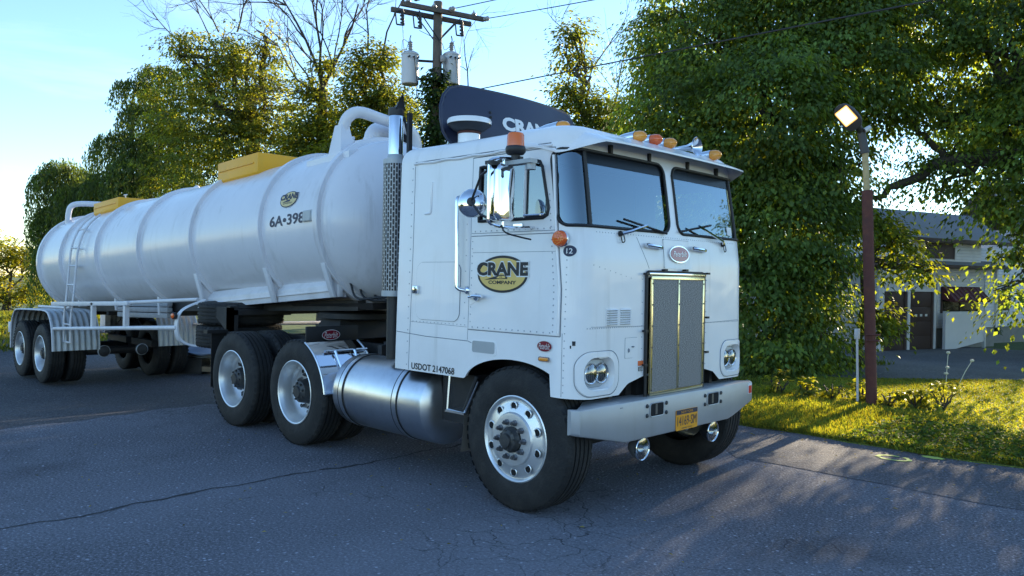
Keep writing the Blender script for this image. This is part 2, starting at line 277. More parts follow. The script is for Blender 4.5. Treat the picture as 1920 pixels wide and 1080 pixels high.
# ------------------------------------------------------------------ mesh helpers
ORG = Vector((0, 0, 0))
def set_org(v): 
    global ORG; ORG = Vector(v)
class MB:
    def __init__(s): s.v = []; s.f = []; s.uv = {}
    def add(s, vs, fs):
        b = len(s.v); s.v += [tuple(v) for v in vs]; s.f += [tuple(i+b for i in f) for f in fs]; return s
    def box(s, x0, x1, y0, y1, z0, z1):
        return s.add([(x, y, z) for x in (x0, x1) for y in (y0, y1) for z in (z0, z1)], [(0, 1, 3, 2), (4, 6, 7, 5), (0, 4, 5, 1), (2, 3, 7, 6), (0, 2, 6, 4), (1, 5, 7, 3)])
    def hexa(s, p):   # 8 points: bottom 4 ccw, top 4 ccw
        return s.add(p, [(3, 2, 1, 0), (4, 5, 6, 7), (0, 1, 5, 4), (1, 2, 6, 5), (2, 3, 7, 6), (3, 0, 4, 7)])
    def tube(s, path, r, n=10, closed=False, cap=True):
        P = [Vector(p) for p in path]; m = len(P)
        if not hasattr(r, '__len__'): r = [r]*m
        T = []
        for i in range(m):
            a = P[(i-1) % m] if (closed or i) else P[0]; b = P[(i+1) % m] if (closed or i < m-1) else P[-1]
            d = b-a; T.append(d.normalized() if d.length > 1e-9 else Vector((0, 0, 1)))
        up = Vector((0, 0, 1)) if abs(T[0].z) < .9 else Vector((1, 0, 0))
        X = T[0].cross(up).normalized(); rings = []
        for i in range(m):
            X = (X - T[i]*X.dot(T[i])); X = X.normalized() if X.length > 1e-6 else T[i].orthogonal().normalized()
            Y = T[i].cross(X)
            rings.append([P[i] + (X*cos(2*pi*k/n) + Y*sin(2*pi*k/n))*r[i] for k in range(n)])
        vs = [v for q in rings for v in q]; fs = []
        for i in range(m if closed else m-1):
            j = (i+1) % m
            for k in range(n): fs.append((i*n+k, i*n+(k+1) % n, j*n+(k+1) % n, j*n+k))
        if cap and not closed: fs.append(tuple(range(n-1, -1, -1))); fs.append(tuple((m-1)*n+k for k in range(n)))
        return s.add(vs, fs)
    def lathe(s, prof, org=(0, 0, 0), axis=(0, 1, 0), n=48, ref=None, closed=False):
        """prof: list of (radius, height along axis)"""
        A = Vector(axis).normalized(); o = Vector(org); X = Vector(ref) if ref else A.orthogonal().normalized(); Y = A.cross(X)
        vs = []; m = len(prof)
        for r, h in prof:
            for k in range(n): vs.append(o + A*h + (X*cos(2*pi*k/n) + Y*sin(2*pi*k/n))*r)
        fs = []
        for i in range(m if closed else m-1):
            j = (i+1) % m
            for k in range(n): fs.append((i*n+k, i*n+(k+1) % n, j*n+(k+1) % n, j*n+k))
        return s.add(vs, fs)
    def cyl(s, a, b, r, n=16, r2=None): return s.tube([a, b], [r, r if r2 is None else r2], n)
    def prism(s, lo, hi):
        """two matching outlines"""
        n = len(lo)
        return s.add(list(lo)+list(hi), [tuple(range(n-1, -1, -1)), tuple(range(n, 2*n))] + [(i, (i+1) % n, n+(i+1) % n, n+i) for i in range(n)])
    def grid(s, nu, nv, fn, keep=None):
        vs = [fn(i/nu, j/nv) for j in range(nv+1) for i in range(nu+1)]; fs = []
        for j in range(nv):
            for i in range(nu):
                if keep is None or keep((i+.5)/nu, (j+.5)/nv): fs.append((j*(nu+1)+i, j*(nu+1)+i+1, (j+1)*(nu+1)+i+1, (j+1)*(nu+1)+i))
        return s.add(vs, fs)
    def sphere(s, c, r, n=10, sc=(1, 1, 1)):
        c = Vector(c); vs = []; fs = []; m = max(4, n//2)
        for j in range(m+1):
            th = pi*j/m
            for k in range(n): vs.append(c + Vector((r*sc[0]*sin(th)*cos(2*pi*k/n), r*sc[1]*sin(th)*sin(2*pi*k/n), r*sc[2]*cos(th))))
        for j in range(m):
            for k in range(n): fs.append((j*n+k, (j+1)*n+k, (j+1)*n+(k+1) % n, j*n+(k+1) % n))
        return s.add(vs, fs)
    def mesh(s, name, m, smooth=40, bevel=0, seg=2, weld=True):
        me = bpy.data.meshes.new(name)
        me.from_pydata([(v[0]-ORG.x, v[1]-ORG.y, v[2]-ORG.z) for v in s.v], [], s.f)
        bm = bmesh.new(); bm.from_mesh(me)
        if weld: bmesh.ops.remove_doubles(bm, verts=bm.verts, dist=1e-5)
        bmesh.ops.recalc_face_normals(bm, faces=bm.faces)
        if bevel:
            es = [e for e in bm.edges if len(e.link_faces) == 2 and e.calc_face_angle(0) > .5]
            bmesh.ops.bevel(bm, geom=es, offset=bevel, segments=seg, affect='EDGES', profile=.5, clamp_overlap=True)
        bm.to_mesh(me); bm.free()
        if m: me.materials.append(M[m] if isinstance(m, str) else m)
        if smooth:
            me.polygons.foreach_set('use_smooth', [True]*len(me.polygons))
            me.set_sharp_from_angle(angle=radians(smooth))
        return me
    def build(s, name, m, parent=None, **k):
        ob = bpy.data.objects.new(name, s.mesh(name, m, **k)); C.objects.link(ob)
        if parent: ob.parent = parent
        return ob
def tag(o, label=None, cat=None, group=None, kind=None):
    if label: o['label'] = label
    if cat: o['category'] = cat
    if group: o['group'] = group
    if kind: o['kind'] = kind
    return o
def thing(name, label, cat, loc=(0, 0, 0), group=None, rz=0):
    o = bpy.data.objects.new(name, None); C.objects.link(o); o.location = loc; o.rotation_euler = (0, 0, rz); o.empty_display_size = .3
    tag(o, label, cat, group); set_org(loc if rz == 0 else (0, 0, 0)); return o
def copy_tree(o, parent=None):
    c = o.copy(); C.objects.link(c); c.parent = parent
    for ch in o.children: copy_tree(ch, c)
    return c
def linkmesh(name, me, parent, loc=(0, 0, 0), rot=(0, 0, 0)):
    o = bpy.data.objects.new(name, me); C.objects.link(o); o.parent = parent; o.location = loc; o.rotation_euler = rot; return o
def text_pts(body, size=1., shear=0., bold=0., align='CENTER', spacing=1.):
    cu = bpy.data.curves.new('text', 'FONT'); cu.body = body; cu.size = size; cu.shear = shear; cu.offset = bold; cu.align_x = align; cu.align_y = 'CENTER'; cu.space_character = spacing; cu.resolution_u = 3
    ob = bpy.data.objects.new('text', cu); C.objects.link(ob)
    dg = bpy.context.evaluated_depsgraph_get(); me = ob.evaluated_get(dg).to_mesh()
    vs = [(v.co.x, v.co.y) for v in me.vertices]; fs = [tuple(p.vertices) for p in me.polygons]
    ob.evaluated_get(dg).to_mesh_clear(); bpy.data.objects.remove(ob); bpy.data.curves.remove(cu)
    return vs, fs
def lettering(name, body, fn, m, parent, w=None, h=None, **k):
    """flat lettering laid on a surface: fn(u,v) -> point; scaled to width w / height h, centred on 0,0"""
    vs, fs = text_pts(body, **k)
    xs = [a for a, b in vs]; ys = [b for a, b in vs]; cx, cy = (max(xs)+min(xs))/2, (max(ys)+min(ys))/2
    sx = w/(max(xs)-min(xs)) if w else None; sy = h/(max(ys)-min(ys)) if h else None
    sx = sx or sy; sy = sy or sx
    b = MB(); b.add([fn((x-cx)*sx, (y-cy)*sy) for x, y in vs], fs)
    return b.build(name, m, parent, smooth=0, weld=False)
def ellipse_poly(a, b, n=40, c=(0, 0)): return [(c[0]+a*cos(2*pi*i/n), c[1]+b*sin(2*pi*i/n)) for i in range(n)]
def rrect(x0, x1, y0, y1, r, n=6):
    out = []
    for cx, cy, a in ((x1-r, y1-r, 0), (x0+r, y1-r, pi/2), (x0+r, y0+r, pi), (x1-r, y0+r, 3*pi/2)):
        for i in range(n+1): t = a+pi/2*i/n; out.append((cx+r*cos(t), cy+r*sin(t)))
    return out
def patch(name, poly, fn, thick, m, parent, bevel=0, base=0.):
    """raised flat piece with outline poly laid on a surface fn(u,v,offset)"""
    b = MB(); b.prism([fn(u, v, base) for u, v in poly], [fn(u, v, base+thick) for u, v in poly]); return b.build(name, m, parent, bevel=bevel)
def inside(poly, x, y):
    c = False; n = len(poly); j = n-1
    for i in range(n):
        xi, yi = poly[i]; xj, yj = poly[j]
        if (yi > y) != (yj > y) and x < (xj-xi)*(y-yi)/(yj-yi)+xi: c = not c
        j = i
    return c
def smooth01(a, b, x):
    t = min(1, max(0, (x-a)/(b-a))); return t*t*(3-2*t)
def resample(path, step):
    out = [Vector(path[0])]
    for a, b in zip(path[:-1], path[1:]):
        a = Vector(a); b = Vector(b); n = max(1, int((b-a).length/step))
        for i in range(1, n+1): out.append(a.lerp(b, i/n))
    return out
def catmull(pts, n=8):
    P = [Vector(p) for p in pts]; P = [2*P[0]-P[1]]+P+[2*P[-1]-P[-2]]; out = []
    for i in range(1, len(P)-2):
        for k in range(n):
            t = k/n; a, b, c, d = P[i-1:i+3]
            out.append(.5*((2*b)+(c-a)*t+(2*a-5*b+4*c-d)*t*t+(3*b-a-3*c+d)*t**3))
    out.append(P[-2]); return out
# ------------------------------------------------------------------ setting: ground sheets
def gh(x, y):
    """height of the ground: the lot falls away towards the trailer's rear and towards the garage"""
    return -.28*smooth01(-5.2, -10.3, x)*smooth01(30, 14, abs(y+4)+0) - .5*smooth01(11, 21, y)*smooth01(-16, -8, x)
def sheet(name, xs, ys, zoff, m, label=None, xmap=None, skirt=0.):
    b = MB(); nx, ny = len(xs), len(ys)
    vs = []
    for j, y in enumerate(ys):
        for i, x in enumerate(xs):
            X, Y = (x, y) if xmap is None else xmap(x, y, i, j)
            vs.append((X, Y, gh(X, Y)+zoff))
    fs = [(j*nx+i, j*nx+i+1, (j+1)*nx+i+1, (j+1)*nx+i) for j in range(ny-1) for i in range(nx-1)]
    if skirt:
        ring = [i for i in range(nx)]+[j*nx+nx-1 for j in range(1, ny)]+[(ny-1)*nx+i for i in range(nx-2, -1, -1)]+[j*nx for j in range(ny-2, 0, -1)]
        base = len(vs); vs += [(vs[r][0], vs[r][1], vs[r][2]-skirt) for r in ring]; k = len(ring)
        fs += [(ring[i], ring[(i+1) % k], base+(i+1) % k, base+i) for i in range(k)]
    b.add(vs, fs); set_org((0, 0, 0))
    o = b.build(name, m, None, smooth=60, weld=False); tag(o, label=label, kind='structure'); return o
rg = random.Random(5)
def nz1(t, s=0):   # small smooth wander
    return sin(t*1.3+s)+.6*sin(t*2.9+1.7*s+1)+.35*sin(t*6.1+s*2.3)+.2*sin(t*13.3+s)
def spaced(a, b, fine0, fine1, df, dc):
    out = [a]; x = a
    while x < b-1e-6:
        d = df if fine0 <= x < fine1 else min(dc, max(df, .15*min(abs(x-fine0), abs(x-fine1))+df))
        x = min(b, x+d); out.append(x)
    return out
sheet('ground', spaced(-400, 400, -22, 14, 1., 60), spaced(-400, 400, -14, 32, 1., 60), -.05, 'soil_grass', 'grassy ground spreading beneath the trees and beyond the lot')
# worn asphalt apron under the tractor
ax = spaced(-5.6, 120, -5.6, 8, .25, 20); ay = spaced(-120, 3.22, -9, 3.22, .25, 20)
def amap(x, y, i, j):
    if i == 0: x += .22*nz1(y*.8)+ .10*nz1(y*3.1, 2)+.05*y
    elif i == 1: x += .11*nz1(y*.8)+.025*y
    if j == len(ay)-1: y += .05*nz1(x*1.1, 3)+.025*nz1(x*4, 1)
    return x, y
sheet('asphalt_lot', ax, ay, .0, 'asphalt', 'cracked grey asphalt lot the tractor stands on', amap, .07)
# darker resurfaced strip along the lawn
px_ = spaced(.1, 60, .1, 8, .25, 10); py_ = [1.62+i*.19 for i in range(9)]
def pmap(x, y, i, j):
    if j == 0: y += .02*nz1(x*2.2, 5)
    if j == len(py_)-1: y = 3.14+.045*nz1(x*1.1, 3)
    if i == 0: x += .1*nz1(y*2, 3)+(y-1.6)*-.5
    return x, y
sheet('asphalt_strip', px_, py_, .004, 'asphalt_new', 'darker asphalt strip along the edge of the lawn', pmap)
gx = spaced(-26, -5.3, -14, -5.3, .5, 3); gy = spaced(-60, 4.4, -10, 4.4, .5, 6)
def gmap(x, y, i, j):
    if j == len(gy)-1: y += .25*nz1(x*.5, 2)
    if i == 0: x += .8*nz1(y*.3, 1)
    return x, y
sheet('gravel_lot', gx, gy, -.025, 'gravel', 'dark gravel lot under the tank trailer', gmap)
def lawn_far(x): return min(14.5, 8.7+1.05*(x+1.6)) if x > -1.6 else 8.7-.3*(x+1.6)
lx = spaced(-6.5, 60, -6.5, 9, .4, 6); lv = [i/24 for i in range(25)]
def lmap(x, v, i, j):
    y0 = 3.2+.05*nz1(x*1.1, 3)+.025*nz1(x*4, 1); y1 = lawn_far(x)+.12*nz1(x*.9, 4)
    return x, y0+(y1-y0)*v
sheet('lawn', lx, lv, .012, 'lawn_soil', 'mown lawn between the asphalt and the gravel driveway', lmap, .05)
dx = spaced(-7.5, 70, -7.5, 12, .8, 8)
def dmap(x, v, i, j):
    y0 = lawn_far(x)-.4; y1 = 27+.4*nz1(x*.6, 6)
    return x, y0+(y1-y0)*v
sheet('driveway', dx, [i/20 for i in range(21)], -.02, 'driveway', 'grey gravel driveway in front of the garage', dmap)
# the long seam in the asphalt: a sunken line of dark filler that wanders across the lot
b = MB(); pts = [(-2.02+.006*(y+6)*3+.03*nz1(y*1.9, 4)+.012*nz1(y*7, 2)+.006*nz1(y*19, 5), y) for y in [(-9+.04*i) for i in range(300)]]
w = lambda y: .008+.014*max(0, nz1(y*3.1, 7)*.6+.35)*(.6+.4*sin(y*23))
b.add([(x-w(y), y, .003) for x, y in pts]+[(x+w(y), y, .003) for x, y in pts], [(i, i+1, len(pts)+i+1, len(pts)+i) for i in range(len(pts)-1) if nz1(pts[i][1]*2.3, 9) > -1.7])
tag(b.build('pavement_seam', 'crack_fill', None, smooth=0, weld=False), 'long dark seam crossing the asphalt beside the front wheel', kind='structure')
# yellow-green utility paint marks near the lawn edge
for k, (cx, cy, ra, rb, lab) in enumerate(((1.30, 2.72, .16, .12, 'faded yellow-green painted ring on the asphalt'), (1.56, 3.03, .10, .055, 'small yellow-green paint dash beside the lawn edge'))):
    b = MB(); n = 40
    if k == 0:
        o = [(cx+ra*(1+.05*nz1(i*.9))*cos(2*pi*i/n), cy+rb*(1+.05*nz1(i*.7, 2))*sin(2*pi*i/n), .0085) for i in range(n)]; q = [(cx+ra*.72*cos(2*pi*i/n), cy+rb*.66*sin(2*pi*i/n), .0085) for i in range(n)]
        b.add(o+q, [(i, (i+1) % n, n+(i+1) % n, n+i) for i in range(n) if i not in (7, 8, 23)])
    else:
        b.add([(cx+ra*(1+.1*nz1(i*1.1))*cos(2*pi*i/n), cy+rb*(1+.12*nz1(i*.8))*sin(2*pi*i/n), .0085) for i in range(n)], [tuple(range(n))])
    tag(b.build('paint_mark', 'paint_mark', None, smooth=0, weld=False), lab, 'paint mark')
# ------------------------------------------------------------------ wheels (hub at the origin, outer face towards -Y)
set_org((0, 0, 0))
def tyre_mesh(name='tyre', R=.52, w=.28, n=72):
    h = w/2; pr = [(.295, -h+.03), (.305, -h+.012), (.335, -h+.004), (.40, -h-.006), (.455, -h+.006), (.487, -h+.016), (.502, -h+.022), (R-.006, -h+.032)]
    xs = [-h+.036]; gr = [-.068, -.023, .023, .068]
    tread = [(R, -h+.038)]
    for g in gr: tread += [(R, g-.008), (R-.014, g-.006), (R-.014, g+.006), (R, g+.008)]
    tread += [(R, h-.038)]
    pr = pr+tread+[(r, -y) for r, y in reversed(pr)]
    b = MB(); b.lathe(pr, n=n, closed=False)
    # shoulder blocks: short lugs cut along the tread edge
    for s in (-1, 1):
        for k in range(48):
            a = 2*pi*(k+.5)/48; d = 2*pi/48*.30; y0, y1 = s*(h-.034), s*(h-.012)
            P = []
            for (r, y) in ((R-.012, y0), (R-.014, y1), (R+.001, y0)):
                for t in (a-d, a+d): P.append((r*cos(t), y, r*sin(t)))
            b.add(P, [(0, 1, 3, 2), (2, 3, 5, 4), (0, 2, 4), (1, 5, 3)])
    # raised ring on the sidewall
    return b.mesh(name, 'rubber', smooth=50, weld=True)
TYRE = tyre_mesh()
def ring_pts(n, r, ph=0): return [(r*cos(2*pi*i/n+ph), r*sin(2*pi*i/n+ph)) for i in range(n)]
def nut_mesh(y0, hgt=.035, r=.018):
    b = MB(); b.lathe([(r*.2, -hgt), (r*.85, -hgt), (r, -hgt+.008), (r, -.012), (r*1.35, -.008), (r*1.35, 0)], n=6); b.cyl((0, -hgt, 0), (0, -hgt-.012, 0), r*.5, 6); return b.mesh('lug_nut', 'nut', smooth=30)
NUT = nut_mesh(0)
def hole_mesh(rx=.027, name='hand_hole'):
    b = MB(); n = 20; b.lathe([(0.0005, -.0015), (rx, -.0015), (rx+.001, 0)], n=n); return b.mesh(name, 'hole', smooth=30)
HOLE = hole_mesh(); HOLE_S = hole_mesh(.019)
def lip_mesh(rx=.027):
    b = MB(); b.lathe([(rx-.002, -.001), (rx, -.004), (rx+.005, -.003), (rx+.007, 0)], n=20); return b.mesh('hole_lip', 'polished_rim', smooth=60)
LIP = lip_mesh()
def steer_rim():
    b = MB(); b.lathe([(.300, -.118), (.308, -.124), (.312, -.13), (.304, -.134), (.294, -.128), (.286, -.118), (.277, -.116), (.255, -.124), (.215, -.140), (.195, -.146), (.185, -.160), (.160, -.163), (.100, -.163), (.098, -.150), (.02, -.150)], n=72); return b.mesh('wheel', 'polished_rim', smooth=35)
def steer_hub():
    b = MB(); b.lathe([(.092, -.15), (.092, -.172), (.082, -.182), (.075, -.205), (.052, -.215), (.048, -.235), (.03, -.238), (.001, -.238)], n=40)
    for i, (x, z) in enumerate(ring_pts(8, .068)): b.cyl((x, -.19, z), (x, -.212, z), .009, 6)
    return b.mesh('hub', 'dark_hub', smooth=35)
def drive_rim():
    b = MB(); b.lathe([(.300, -.118), (.312, -.128), (.316, -.136), (.308, -.14), (.298, -.134), (.290, -.112), (.279, -.085), (.272, -.02), (.262, .012), (.245, .03), (.215, .03), (.19, .03), (.12, .03), (.11, .03)], n=72); return b.mesh('wheel', 'polished_rim', smooth=35)
def drive_hub():
    b = MB(); b.lathe([(.13, .03), (.115, -.03), (.105, -.075), (.085, -.085), (.06, -.1), (.055, -.115), (.001, -.115)], n=40)
    for i, (x, z) in enumerate(ring_pts(8, .085)): b.cyl((x, -.07, z), (x, -.1, z), .011, 6)
    return b.mesh('hub', 'dark_hub', smooth=35)
SR, SH, DR, DH = steer_rim(), steer_hub(), drive_rim(), drive_hub()
def wheel(parent, loc, kind, side=-1, inner=True):
    w = linkmesh('wheel', SR if kind == 'steer' else DR, parent, loc, (0, rg.random()*6, 0) if side < 0 else (0, 0, pi))
    linkmesh('tyre', TYRE, w)
    linkmesh('hub', SH if kind == 'steer' else DH, w)
    if kind == 'steer':
        for i, (x, z) in enumerate(ring_pts(10, .127)): linkmesh('lug_nut', NUT, w, (x, -.163, z))
        for i, (x, z) in enumerate(ring_pts(10, .238, .3)):
            y = -.1365; linkmesh('hand_hole', HOLE, w, (x, y, z), (0, 0, 0)); linkmesh('hole_lip', LIP, w, (x, y, z))
    else:
        for i, (x, z) in enumerate(ring_pts(10, .165)): linkmesh('lug_nut', NUT, w, (x, .03, z))
        for i, (x, z) in enumerate(ring_pts(10, .215, .3)): linkmesh('hand_hole', HOLE_S, w, (x, .029, z))
        if inner: linkmesh('inner_tyre', TYRE, w, (0, .335, 0), (0, .2, 0))
    return w

# ------------------------------------------------------------------ the tractor
TR = thing('semi_truck', 'white flat-fronted cab-over semi truck with an oval company logo on its door', 'truck', (-.9, 0, 0))
RC = .20; A0 = 1.0; AR = RC*pi/2; XB = -1.39; S0 = (.565-.015-RC)-XB
def W(z): return 1.2-.045*(z-.9)/1.8
def XF(z):
    t = min(1, max(0, (z-1.8)/.8)); return .565-.11*t**1.25
def P(t, z, off=0.):
    s = -1 if t < 0 else 1; a = abs(t); w = W(z); xf = XF(z); x0 = xf-.015-RC
    if a < A0: return (xf-.015*(a/A0)**2+off, s*(w-RC)*a/A0, z)
    if a < A0+AR:
        th = (a-A0)/RC; return (x0+(RC+off)*cos(th), s*(w-RC+(RC+off)*sin(th)), z)
    k = (x0-XB)/S0; return (x0-(a-A0-AR)*k, s*(w+off), z)
def T(x, z):
    x0 = XF(z)-.015-RC
    if x <= x0: return A0+AR+(x0-x)/((x0-XB)/S0)
    return A0+RC*acos(min(1, (x-x0)/RC))
def SD(x, z, off=0., s=-1): return P(s*T(x, z), z, off)          # side by x,z
def FR(y, z, off=0.): return P(y*A0/(W(z)-RC), z, off) if abs(y) < W(z)-RC else P(math.copysign(A0+RC*math.asin(min(1, (abs(y)-W(z)+RC)/RC)), y), z, off)
def zb(t):
    a = abs(t)
    if a > A0+AR:
        x = (.35)-(a-A0-AR)
        arch = .87+.215*sqrt(max(0, 1-((x+.03)/.50)**2)) if abs(x+.03) < .5 else 0
        base = .905 if x < -.3 else .865
        return max(base, arch)
    if a > A0: return .865-.015*(1-(a-A0)/AR)
    y = a
    if y > .70: return .85+.01*(A0-y)
    if y > .60: return .856+(.70-y)/.10*.07
    if y > .42: return .926+(.60-y)/.18*.04
    return .966
ZT = 2.62
WSH = [rrect(.055, 1.285, 2.035, 2.57, .09, 6)]
def ws_hole(t, z): return inside(WSH[0], abs(t), z)
DW_POLY = [(-.415, 2.50), (-.415, 2.095), (.235, 2.095), (.275, 2.115), (.285, 2.16), (.215, 2.45), (.19, 2.49), (.15, 2.50)]
def side_x(t, z):
    x0 = XF(z)-.015-RC; a = abs(t)
    if a < A0+AR: return x0+RC*cos(max(0, (a-A0)/RC))
    return x0-(a-A0-AR)*((x0-XB)/S0)
def dw_hole(t, z): return abs(t) > A0+.1 and inside(DW_POLY, side_x(t, z), z)
sts = []
for s in (-1, 1):
    L = [i*A0/44 for i in range(45)]+[A0+AR*i/14 for i in range(1, 15)]+[A0+AR+S0*i/110 for i in range(1, 111)]
    sts.append([s*v for v in L])
stations = list(reversed(sts[0]))[:-1]+sts[1]
NZ = 84
b = MB(); nst = len(stations)
def cab_pt(i, j):
    t = stations[i]; z0 = zb(t); z = z0+(ZT-z0)*j/NZ; return P(t, z)
vs_ = [cab_pt(i, j) for j in range(NZ+1) for i in range(nst)]
fs_ = []
for j in range(NZ):
    for i in range(nst-1):
        t = (stations[i]+stations[i+1])/2; z0 = zb(t); z = z0+(ZT-z0)*(j+.5)/NZ
        if ws_hole(t, z) or dw_hole(t, z): continue
        # grille opening and headlight pockets
        if abs(t) < .40 and .8 < z < 1.70: continue
        if abs(t) < A0+.12 and inside(rrect(.76, 1.08, .905, 1.135, .09), abs(t), z): continue
        fs_.append((j*nst+i, j*nst+i+1, (j+1)*nst+i+1, (j+1)*nst+i))
b.add(vs_, fs_)
# rolled lower edge
low = [cab_pt(i, 0) for i in range(nst)]
b.add(low+[(x*.985, y*.985, z+.012) for x, y, z in low], [(i, i+1, nst+i+1, nst+i) for i in range(nst-1)])
# rear wall
b.grid(12, 10, lambda u, v: (XB, -W(.905+v*(ZT-.905))+2*u*W(.905+v*(ZT-.905)), .905+v*(ZT-.905)))
cab = b.build('cab_shell', 'cab_white', TR, smooth=45)
# roof: rounded edge and low crown
b = MB(); rim = [P(t, ZT) for t in stations]; rim += [(XB, W(ZT)*(1-2*i/12), ZT) for i in range(1, 12)]
n = len(rim); rings = []
for k in range(7):
    a = pi/2*k/6; r = .13; rings.append([(x+(-.45-x)/max(.3, sqrt((x+.45)**2+y*y))*r*(1-cos(a)), y-y/max(.3, sqrt((x+.45)**2+y*y))*r*(1-cos(a)), ZT+r*sin(a)) for x, y, z in rim])
base = rings[-1]
for s in (.85, .65, .45, .25, .1): rings.append([(-.45+(x+.45)*s, y*s, ZT+.13+.085*(1-s*s)) for x, y, z in base])
rings.append([(-.45, 0, ZT+.13+.085)]*n)
b.add([p for q in rings for p in q], [(k*n+i, k*n+(i+1) % n, (k+1)*n+(i+1) % n, (k+1)*n+i) for k in range(len(rings)-1) for i in range(n)])
roof = b.build('roof', 'cab_white', TR, smooth=50)
def roof_z(x, y): 
    r = max(abs(x+.45)/1.0, abs(y)/1.15); return ZT+.13+.085*(1-min(1, r)**2)
# sun visor over the windshield
b = MB(); ys = [-1.175, -1.155, -1.125, -1.09, -1.04, -1.0]+[-.96+i*.16 for i in range(13)]+[1.0, 1.04, 1.09, 1.125, 1.155, 1.175]
def vis(y, v, o):
    e = smooth01(1.18, .93, abs(y)); x1 = .34+.28*e; z1 = 2.55+.075*e+.012*(1-(y/1.2)**2)
    x0 = -.10; dd = max(0, W(ZT)-abs(y)); z0 = (ZT+.13*sqrt(max(0, 1-(max(0, .13-dd)/.13)**2)) if dd < .13 else ZT+.13+.05*min(1, (dd-.13)/.9))+.012
    x = x0+(x1-x0)*v; z = z0+(z1-z0)*v**1.9+.012*sin(pi*v)*e
    return (x+.004*o, y, z-o)
m_ = 8
for o in (0, .014): b.add([vis(y, j/m_, o) for y in ys for j in range(m_+1)], [])
k_ = len(ys)*(m_+1); f = lambda i, j, o: o*k_+i*(m_+1)+j
for i in range(len(ys)-1):
    for j in range(m_): b.f += [(f(i, j, 0), f(i, j+1, 0), f(i+1, j+1, 0), f(i+1, j, 0)), (f(i, j, 1), f(i+1, j, 1), f(i+1, j+1, 1), f(i, j+1, 1))]
    b.f += [(f(i, m_, 0), f(i, m_, 1), f(i+1, m_, 1), f(i+1, m_, 0))]
for i in (0, len(ys)-1):
    for j in range(m_): b.f += [(f(i, j, 0), f(i, j+1, 0), f(i, j+1, 1), f(i, j, 1))]
visor = b.build('sun_visor', 'cab_white', TR, smooth=50)
for y in (-.72, -.24, .30, .76): MB().box(.44, .475, y-.012, y+.012, 2.575, 2.635).build('visor_bracket', 'gasket', visor)
# windshields: glass wrapping round the corner, rubber gasket, divider bar
for s in (-1, 1):
    b = MB(); poly = rrect(.06, 1.28, 2.04, 2.565, .085, 8)
    b.grid(60, 24, lambda u, v: P(s*(.06+u*1.22), 2.04+v*.525, -.012), lambda u, v: inside(poly, .06+u*1.22, 2.04+v*.525))
    ws = b.build('windshield', 'windshield_glass', TR, smooth=60)
    path = resample([(a, c, 0) for a, c in rrect(.058, 1.282, 2.038, 2.567, .088, 8)]+[(1.282, 2.48, 0)], .03)[:-1]
    b = MB(); b.tube([P(s*q.x, q.y, .002) for q in path], .012, 8, closed=True); b.build('gasket', 'gasket', ws)
    b = MB(); b.grid(50, 4, lambda u, v: P(s*(.075+u*.955), 2.478+v*.085, -.009)); b.build('tint_band', 'tint_band', ws, smooth=60)
    b = MB(); b.tube([P(s*1.035, 2.04+i*.0525, -.004) for i in range(11)], .014, 6); b.build('divider_bar', 'gasket', ws)
patch('inspection_sticker', rrect(.90, .985, 2.07, 2.14, .006), lambda u, v, o: P(u, v, o-.010), .002, 'white_print', TR)
# interior
b = MB(); b.box(-1.36, .50, -1.14, 1.14, 1.22, 1.25); b.build('cab_floor', 'interior', TR)
b = MB(); b.hexa([(.30, -1.1, 1.5), (.52, -1.1, 1.5), (.52, 1.1, 1.5), (.30, 1.1, 1.5), (.26, -1.08, 1.98), (.50, -1.08, 2.02), (.50, 1.08, 2.02), (.26, 1.08, 1.98)]); b.build('dashboard', 'interior', TR, bevel=.03)
b = MB(); b.box(-1.37, -.62, -1.12, 1.12, 1.25, 2.66); b.build('sleeper_wall', 'interior', TR)
for y in (-.62, .62):
    b = MB(); b.box(-.5, 0, y-.26, y+.26, 1.55, 1.68); b.box(-.6, -.48, y-.26, y+.26, 1.6, 2.28); b.build('seat', 'seat_fabric', TR, bevel=.04)
b = MB(); b.tube([(.2+.07*sin(a)*1.0, .62+.25*cos(a), 2.0+.2*sin(a)*.5) for a in [2*pi*i/24 for i in range(24)]], .016, 6, closed=True); b.build('steering_wheel', 'gasket', TR)

